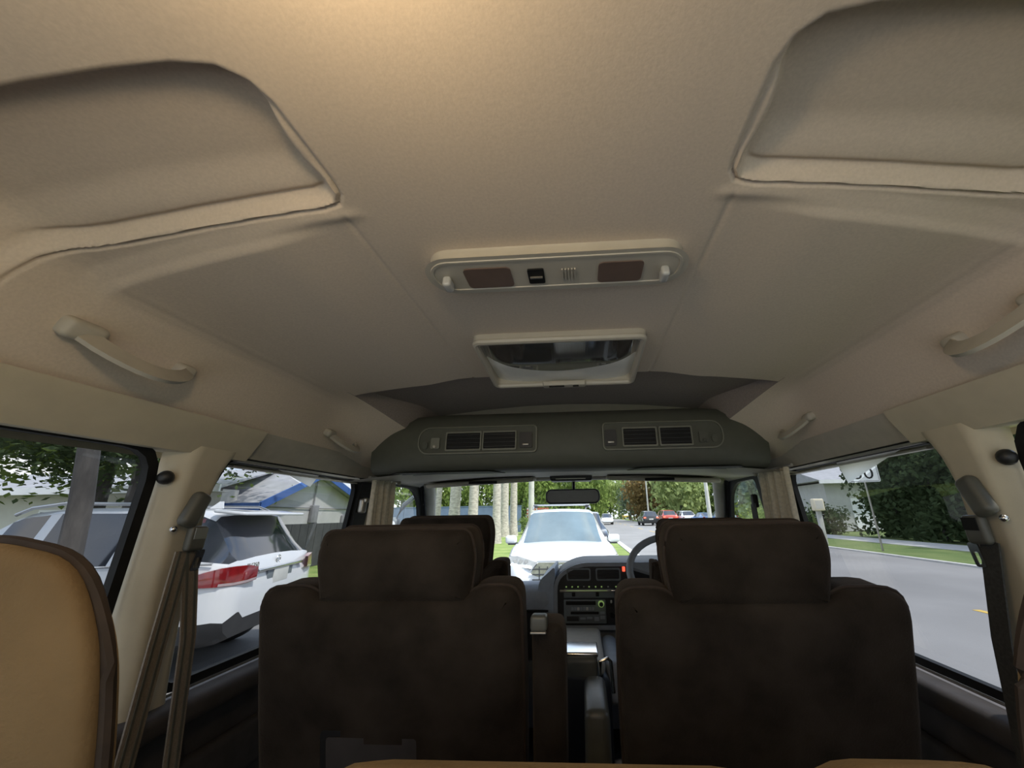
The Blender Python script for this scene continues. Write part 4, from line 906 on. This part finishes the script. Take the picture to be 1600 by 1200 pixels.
# ------------------------------------------------------------------ cars
mat('car_white', (.72, .735, .75), .28, coat=.8, noise=(1, .01)); mat('car_black', (.02, .021, .024), .25, coat=.8, noise=(1, .05)); mat('car_blue', (.10, .20, .42), .28, coat=.8, noise=(1, .05)); mat('car_red', (.50, .06, .04), .3, coat=.7, noise=(1, .05)); mat('car_silver', (.55, .66, .72), .28, metal=.3, coat=.7, noise=(1, .03))
mat('car_glass', (.035, .040, .050), .06, spec=.9, coat=.5, noise=(2, .1)); mat('car_glass_teal', (.15, .20, .22), .08, spec=.9, noise=(1.5, .2)); mat('car_trim', (.035, .035, .036), .55, noise=(6, .15)); mat('tyre', (.022, .022, .022), .85, noise=(20, .2)); mat('alloy', (.52, .53, .54), .3, metal=.9, noise=(10, .05))
mat('tail_red', (.22, .010, .013), .12, coat=1.0, noise=(14, .25), spec=.8); mat('tail_clear', (.55, .42, .42), .15, coat=.8, noise=(14, .1)); mat('head_lens', (.45, .46, .46), .10, coat=1.0, noise=(20, .15), spec=.8); mat('head_lit', (1, 1, .95), .3, emit=((1, .97, .9), 8)); mat('tail_lit', (.8, .05, .03), .3, emit=((1, .10, .05), 2.5)); mat('plate', (.62, .62, .58), .5, noise=(6, .08)); mat('grille', (.30, .30, .22), .35, metal=.6, noise=(14, .2))  # grille: yellow-green of reflected grass put into its base colour
SUVS = [(-2.36,.52,.74,.78,.82,.55,'b'),(-2.32,.36,.88,.92,.97,.66,'b'),(-2.24,.30,.93,1.04,1.09,.72,'r'),(-1.86,.26,.955,1.07,1.57,.66,'c'),(-1.30,.25,.96,1.05,1.645,.68,'c'),(-1.22,.25,.96,1.05,1.65,.68,'p'),(-1.12,.25,.96,1.045,1.655,.68,'c'),(-.10,.25,.96,1.03,1.665,.68,'p'),(.0,.25,.96,1.03,1.66,.68,'c'),(.50,.25,.96,1.02,1.60,.66,'w'),(1.18,.25,.96,1.01,1.065,.74,'b'),(1.75,.25,.95,.96,1.02,.72,'b'),(2.12,.26,.92,.88,.93,.68,'b'),(2.29,.30,.86,.76,.79,.62,'b'),(2.36,.36,.76,.60,.62,.50,'e')]
SEDS = [(-2.36,.50,.72,.74,.78,.5,'b'),(-2.30,.32,.84,.90,.94,.62,'b'),(-1.75,.26,.90,.97,1.02,.66,'r'),(-1.05,.22,.915,.96,1.38,.58,'c'),(-.4,.22,.92,.95,1.45,.60,'c'),(.05,.22,.92,.94,1.43,.60,'c'),(.45,.22,.92,.93,1.34,.58,'w'),(1.20,.22,.92,.90,.95,.70,'b'),(1.85,.24,.90,.82,.87,.66,'b'),(2.20,.26,.84,.72,.76,.60,'b'),(2.36,.34,.72,.56,.58,.48,'e')]
def car_shell(t, ST, paint, glassm, sub=3, wrap=False):
    P = np.array([s[:6] for s in ST]); kinds = [s[6] for s in ST]; Q = []; K = []
    for i in range(len(P)-1):
        p0 = P[max(i-1, 0)]; p1 = P[i]; p2 = P[i+1]; p3 = P[min(i+2, len(P)-1)]
        h = p2[0]-p1[0]; m1 = (p2-p0)/max(1e-6, p2[0]-p0[0])*h; m2 = (p3-p1)/max(1e-6, p3[0]-p1[0])*h
        if kinds[i] in 'rw': m1[3:] = m2[3:] = (p2-p1)[3:]
        nn = sub if h > .15 else 1
        for k in range(nn):
            u = k/nn; q = p1*(2*u**3-3*u*u+1)+m1*(u**3-2*u*u+u)+p2*(-2*u**3+3*u*u)+m2*(u**3-u*u); 
            if kinds[i] == 'b' : q[4] = q[3]+(p1[4]-p1[3])*(1-u)+(p2[4]-p2[3])*u
            Q.append(q); K.append(kinds[i])
    Q.append(P[-1]); K.append('e'); rings = []
    for y, zb, w_, zs, zr, wr in Q:
        hgt = zs-zb
        R = [(0, zb), (.84*w_, zb), (.955*w_, zb+.07), (w_, zb+.30*hgt), (.998*w_, zb+.66*hgt), (.975*w_, zs-.03), (.94*w_, zs), (.925*w_, zs+.015 if zr-zs > .1 else zs+.3*(zr-zs))]
        top = [(wr, zr-.065 if zr-zs > .12 else zs+.7*(zr-zs)), (wr-.07, zr-.018), (wr*.55, zr), (0, zr+.008)]
        ring = R+top; full = [(a, y, b) for a, b in ring]+[(-a, y, b) for a, b in ring[-2:0:-1]]
        rings.append(full)
    n = len(rings[0]); half = 11; G = {'body': M(), 'windscreen': M(), 'rear_window': M(), 'side_window': M(), 'bumper_skirt': M()}
    SW = {1: M(), -1: M()}
    for g in list(G.values())+list(SW.values()): g.V = [p for r in rings for p in r]
    for i in range(len(rings)-1):
        for j in range(n):
            jj = j if j < half else n-1-j           # symmetric segment index
            f = (i*n+j, (i+1)*n+j, (i+1)*n+(j+1) % n, i*n+(j+1) % n); k = K[i]
            g = G['body']
            if jj <= 2: g = G['bumper_skirt']
            if k == 'w' and jj >= 8: g = G['windscreen']
            if k == 'r' and jj >= 8: g = G['rear_window']
            if k == 'c' and jj == 7: g = SW[1 if j < half else -1]
            if k in 'rw' and jj == 7: g = SW[1 if j < half else -1] if (wrap and k == 'r') else G['body']
            g.F.append(f)
    for e in (0, len(rings)-1): G['body'].F.append(tuple(e*n+j for j in range(n)))
    prune(G['body']).obj('body', paint, t, smooth=42); prune(G['bumper_skirt']).obj('bumper_skirt', 'car_trim', t, smooth=42)
    prune(G['windscreen']).obj('windscreen', glassm, t, smooth=50); prune(G['rear_window']).obj('rear_window', 'car_glass', t, smooth=50)
    for s in (1, -1): prune(SW[s]).obj('side_window', 'car_glass', t, smooth=50)
def wheels(t, W, yf, yr, R=.36, spokes=True):
    for s in (-1, 1):
        for y in (yf, yr):
            x = s*(W-.115)
            wl = M().lathe([(-.11, R*.66), (-.115, R*.92), (-.08, R), (.08, R), (.115, R*.92), (.11, R*.66)], (x, y, R), 'x', 28).obj('wheel', 'tyre', t, smooth=50)
            M().frame([(y+math.cos(a)*(R+.05), R+math.sin(a)*(R+.05)) for a in np.linspace(.05, math.pi-.05, 22)], [(y+math.cos(a)*(R+.015), R+math.sin(a)*(R+.015)) for a in np.linspace(.05, math.pi-.05, 22)], lambda a, b: (s*(W-.03), a, b), (s*.045, 0, 0)).obj('wheel_arch', 'car_trim', t)
            if spokes:
                o = x+s*.085; m = M().tube([(o, y+math.cos(a)*R*.66, R+math.sin(a)*R*.66) for a in np.linspace(0, 2*math.pi, 25)[:-1]], .022, 6, closed=True, up=(1, 0, 0))
                for k in range(5):
                    a = 2*math.pi*k/5+.3; m.strap([(o, y, R), (o, y+math.cos(a)*R*.62, R+math.sin(a)*R*.62)], [.05, .09], .03, (0, -math.sin(a), math.cos(a)))
                m.cyl((o-s*.02, y, R), (o+s*.02, y, R), .05).obj('rim', 'alloy', wl)
            M().cyl((x-s*.02, y, R), (x+s*.03, y, R), R*.64, n=20).obj('brake_disc', 'car_trim', wl)
def side_mirrors(t, x, y, z, paint):
    for s in (-1, 1):
        mm = M().rbox((s*(x+.10), y, z), (.22, .12, .15), .05, 3).obj('side_mirror', paint, t, smooth=60); M().rbox((s*(x+.06), y, z-.075), (.20, .08, .04), .015, 2).obj('mirror_foot', 'car_trim', mm)

# --- white car facing the van
au = thing('white_suv', 'white SUV parked nose-to-nose with the van, emblem rings on the grille', 'car', (-.41, 9.02, .02), rotz=math.pi+.060)
car_shell(au, SUVS, 'car_white', 'car_glass_teal'); wheels(au, .96, 1.42, -1.42); side_mirrors(au, .90, .98, 1.10, 'car_white')
for s in (-1, 1):
    M().tube([(s*.62, -1.5, 1.655), (s*.63, -1.0, 1.715), (s*.63, 0, 1.715), (s*.61, .40, 1.66)], .016, 8).obj('roof_rail', 'alloy', au)
    M().rbox((s*.60, -.35, 1.73), (.10, .10, .07), .02, 2).obj('rack_foot', 'car_trim', au)
    hl = [(s*.50, .74), (s*.86, .77), (s*.90, .91), (s*.74, .915), (s*.42, .83)]
    fp = lambda a, b: (a, 2.40-.30*max(0, abs(a)-.40)**1.1-(b-.70)*.42, b)
    h_ = M().prism(hl, fp, (0, -.10, 0)).obj('headlight', 'head_lens', au, smooth=20)
    M().prism([(s*.52, .752), (s*.85, .782), (s*.86, .80), (s*.52, .772)], lambda a, b: (a, fp(a, b)[1]+.004, b), (0, .004, 0)).obj('light_bar', 'head_lit', h_)
    for k in range(3): M().cyl((s*(.60+.09*k), fp(.60+.09*k, .84)[1]-.01, .84), (s*(.60+.09*k), fp(.60+.09*k, .84)[1]+.012, .84), .030).obj('projector', 'chrome', h_)
    M().prism([(s*.56, .40), (s*.86, .42), (s*.84, .57), (s*.70, .60), (s*.58, .50)], lambda a, b: (a, 2.415-.42*max(0, abs(a)-.45), b), (0, -.04, 0)).obj('side_intake', 'grille', au)
M().rbox((0, -.35, 1.755), (1.30, .09, .035), .012, 2).obj('roof_bar', 'alloy', au)
gr = [(-.42, .83), (.42, .83), (.54, .68), (.40, .36), (-.40, .36), (-.54, .68)]
gy = lambda a, b: (a, 2.42-.10*abs(a)-(b-.4)*.12, b)
g_ = M().prism([(a*.97, .57+(b-.57)*.97) for a, b in gr], gy, (0, -.05, 0)).obj('grille', 'grille', au)
M().frame(grow(gr[::-1], .02), gr[::-1], gy, (0, -.03, 0)).obj('grille_surround', 'alloy', g_)
for k in range(5): M().box(-.50, .50, 2.375, 2.40, .43+.075*k, .445+.075*k).obj('grille_bar', 'car_trim', g_)
for k in range(7): M().prism([(-.39+.13*k-.008, .38), (-.39+.13*k+.008, .38), (-.39+.13*k+.008, .77), (-.39+.13*k-.008, .77)], lambda a, b: (gy(a, b)[0], gy(a, b)[1]+.006, b), (0, -.02, 0)).obj('grille_bar', 'car_trim', g_)
for k in range(4): M().tube([(-.126+.084*k+.056*math.cos(a), gy(0, .72)[1]+.022, .735+.056*math.sin(a)) for a in np.linspace(0, 2*math.pi, 21)[:-1]], .0085, 6, closed=True, up=(0, 1, 0)).obj('emblem_ring', 'chrome', g_)
M().rbox((-.28, .84, 1.10), (.40, .10, .02), .008, 2).rbox((.22, .84, 1.10), (.30, .10, .02), .008, 2).obj('wiper_cowl', 'car_trim', au)

# --- white SUV in the driveway, rear quarter towards the van
GST = [(-2.18,.56,.76,.80,.84,.56,'b'),(-2.14,.40,.89,.94,.99,.66,'b'),(-2.06,.36,.94,1.09,1.14,.74,'r'),(-1.72,.32,.96,1.13,1.60,.69,'c'),(-1.10,.31,.965,1.11,1.685,.70,'c'),(-1.02,.31,.965,1.11,1.69,.70,'p'),(-.94,.31,.965,1.105,1.693,.70,'c'),(-.22,.31,.965,1.09,1.70,.70,'p'),(-.12,.31,.965,1.09,1.69,.70,'c'),(.22,.31,.965,1.08,1.62,.68,'w'),(.85,.31,.965,1.07,1.12,.74,'b'),(1.45,.31,.955,1.02,1.07,.72,'b'),(1.90,.33,.92,.92,.97,.68,'b'),(2.10,.36,.86,.80,.83,.62,'b'),(2.18,.40,.76,.64,.66,.50,'e')]
me_ = thing('white_suv', 'white SUV in the driveway showing its red tail lamp and rear window', 'car', (-5.88, 4.66, .012), rotz=math.radians(101.5))
car_shell(me_, GST, 'car_white', 'car_glass', 4, True); wheels(me_, .965, 1.30, -1.24, .375); side_mirrors(me_, .92, .62, 1.14, 'car_white')
for s in (-1, 1):
    M().tube([(s*.66, -1.55, 1.655), (s*.67, -1.40, 1.715), (s*.68, -.2, 1.745), (s*.67, .10, 1.70), (s*.655, .25, 1.63)], .018, 8).obj('roof_rail', 'alloy', me_)
    M().tube([(s*.945, -1.95, 1.115), (s*.955, -1.0, 1.118), (s*.952, .2, 1.095)], .012, 6).obj('window_strip', 'chrome', me_)
    path = [(.968, -1.52), (.972, -1.72), (.968, -1.90), (.945, -2.04), (.86, -2.135), (.72, -2.18), (.58, -2.20)]; lo_ = [.915, .905, .90, .90, .90, .905, .92]; hi_ = [.925, .985, 1.04, 1.075, 1.085, 1.08, 1.05]
    tl = M().grid([[(s*(x-.03), y+.03, a), (s*(x+.012), y-.012, a), (s*(x+.016), y-.016, (a+b)/2), (s*(x+.008), y-.010, b), (s*(x-.04), y+.03, b)] for (x, y), a, b in zip(path, lo_, hi_)]).obj('tail_lamp', 'tail_red', me_, smooth=50)
    M().grid([[(s*(x+.015), y-.015, a+.004), (s*(x+.019), y-.019, a+.030)] for (x, y), a in zip(path[3:], lo_[3:])]).obj('reverse_lens', 'tail_clear', tl)
    M().rbox((s*.66, -1.80, 1.42), (.02, .02, .02), .006, 2).obj('glass_clip', 'car_trim', me_)
M().pad(outline([(-.70, -2.02), (.70, -2.02), (.74, -1.68), (-.74, -1.68)], .06, 4), lambda a, b, d: (a, b, 1.665+.11*(b+1.68)-d), .035, .014, 3).obj('roof_spoiler', 'car_white', me_, smooth=60)
M().rbox((0, -2.165, .995), (1.02, .05, .035), .012, 2).obj('chrome_bar', 'chrome', me_)
M().rbox((0, -2.155, .905), (.58, .03, .17), .015, 2).obj('plate_recess', 'panel_grey', me_); M().rbox((0, -2.175, .90), (.34, .012, .16), .006, 2).obj('licence_plate', 'plate', me_)
V, Fc = text_mesh('GLE350', .075, .003); M().add([(a-.55, b-2.125, c+1.055) for a, b, c in V], Fc).obj('badge_letters', 'metal_dull', me_, smooth=None)
em = M().tube([(.045*math.cos(a), -2.115, 1.075+.045*math.sin(a)) for a in np.linspace(0, 2*math.pi, 21)[:-1]], .006, 6, closed=True, up=(0, 1, 0))
for k in range(3): a = math.pi/2+2.094*k; em.cyl((0, -2.12, 1.075), (.043*math.cos(a), -2.12, 1.075+.043*math.sin(a)), .006, .002, 6)
em.obj('star_emblem', 'chrome', me_)
M().tube([(.12, -1.93, 1.20), (-.10, -1.95, 1.19), (-.34, -1.96, 1.18)], .012, 6).rbox((0, -2.0, 1.16), (.08, .05, .05), .02, 2).obj('rear_wiper', 'car_trim', me_)
M().prism([(-.09, 0), (.07, 0), (-.03, .085), (-.075, .085)], lambda a, b: (-.006, -1.25+a, 1.69+b), (.012, 0, 0)).obj('roof_fin', 'car_white', me_)
M().rbox((0, -2.02, .46), (1.72, .16, .20), .05, 3).obj('lower_bumper', 'car_trim', me_)

# --- traffic and parked cars far down the road
def far_car(label, x, y, rz, ST, paint, W, sc=1.0, lit=None, name='far_car'):
    t = thing(name, label, 'car', (x, y, .01), 'distant cars down the road', rotz=rz); t.scale = (sc,)*3
    car_shell(t, ST, paint, 'car_glass', 2); wheels(t, W, 1.40, -1.40, .34, False)
    for s in (-1, 1):
        M().rbox((s*.72, -2.30, .88), (.26, .10, .14), .03, 2).obj('tail_lamp', 'tail_lit' if lit == 'tail' else 'tail_red', t); M().rbox((s*.68, 2.28, .72), (.34, .14, .14), .04, 2).obj('headlight', 'head_lit' if lit == 'head' else 'head_lens', t)
    M().rbox((0, -2.345, .72), (.5, .04, .14), .01, 2).obj('licence_plate', 'plate', t)
far_car('black SUV driving away down the road', 9.2, 58, .02, SUVS, 'car_black', .96, 1.15, 'tail')
far_car('red truck-like car with glowing lamps next to the black SUV', 12.3, 61, .05, SUVS, 'car_red', .96, 1.2, 'tail')
far_car('white SUV parked right of the red car', 14.6, 60, .1, SUVS, 'car_white', .96, 1.12)
far_car('blue sedan parked right of the white SUV', 16.2, 56, .1, SEDS, 'car_blue', .92, 1.1)
far_car('pale blue car parked at the right end of the row', 18.6, 56, .15, SEDS, 'car_silver', .92, 1.2)
far_car('oncoming car with blazing headlights left of the lane line', 3.9, 66, math.pi, SUVS, 'car_white', .96, 1.0, 'head')
far_car('dark car half hidden behind the parked white SUV', .05, 16.8, math.pi, SUVS, 'car_black', .96, 1.0)
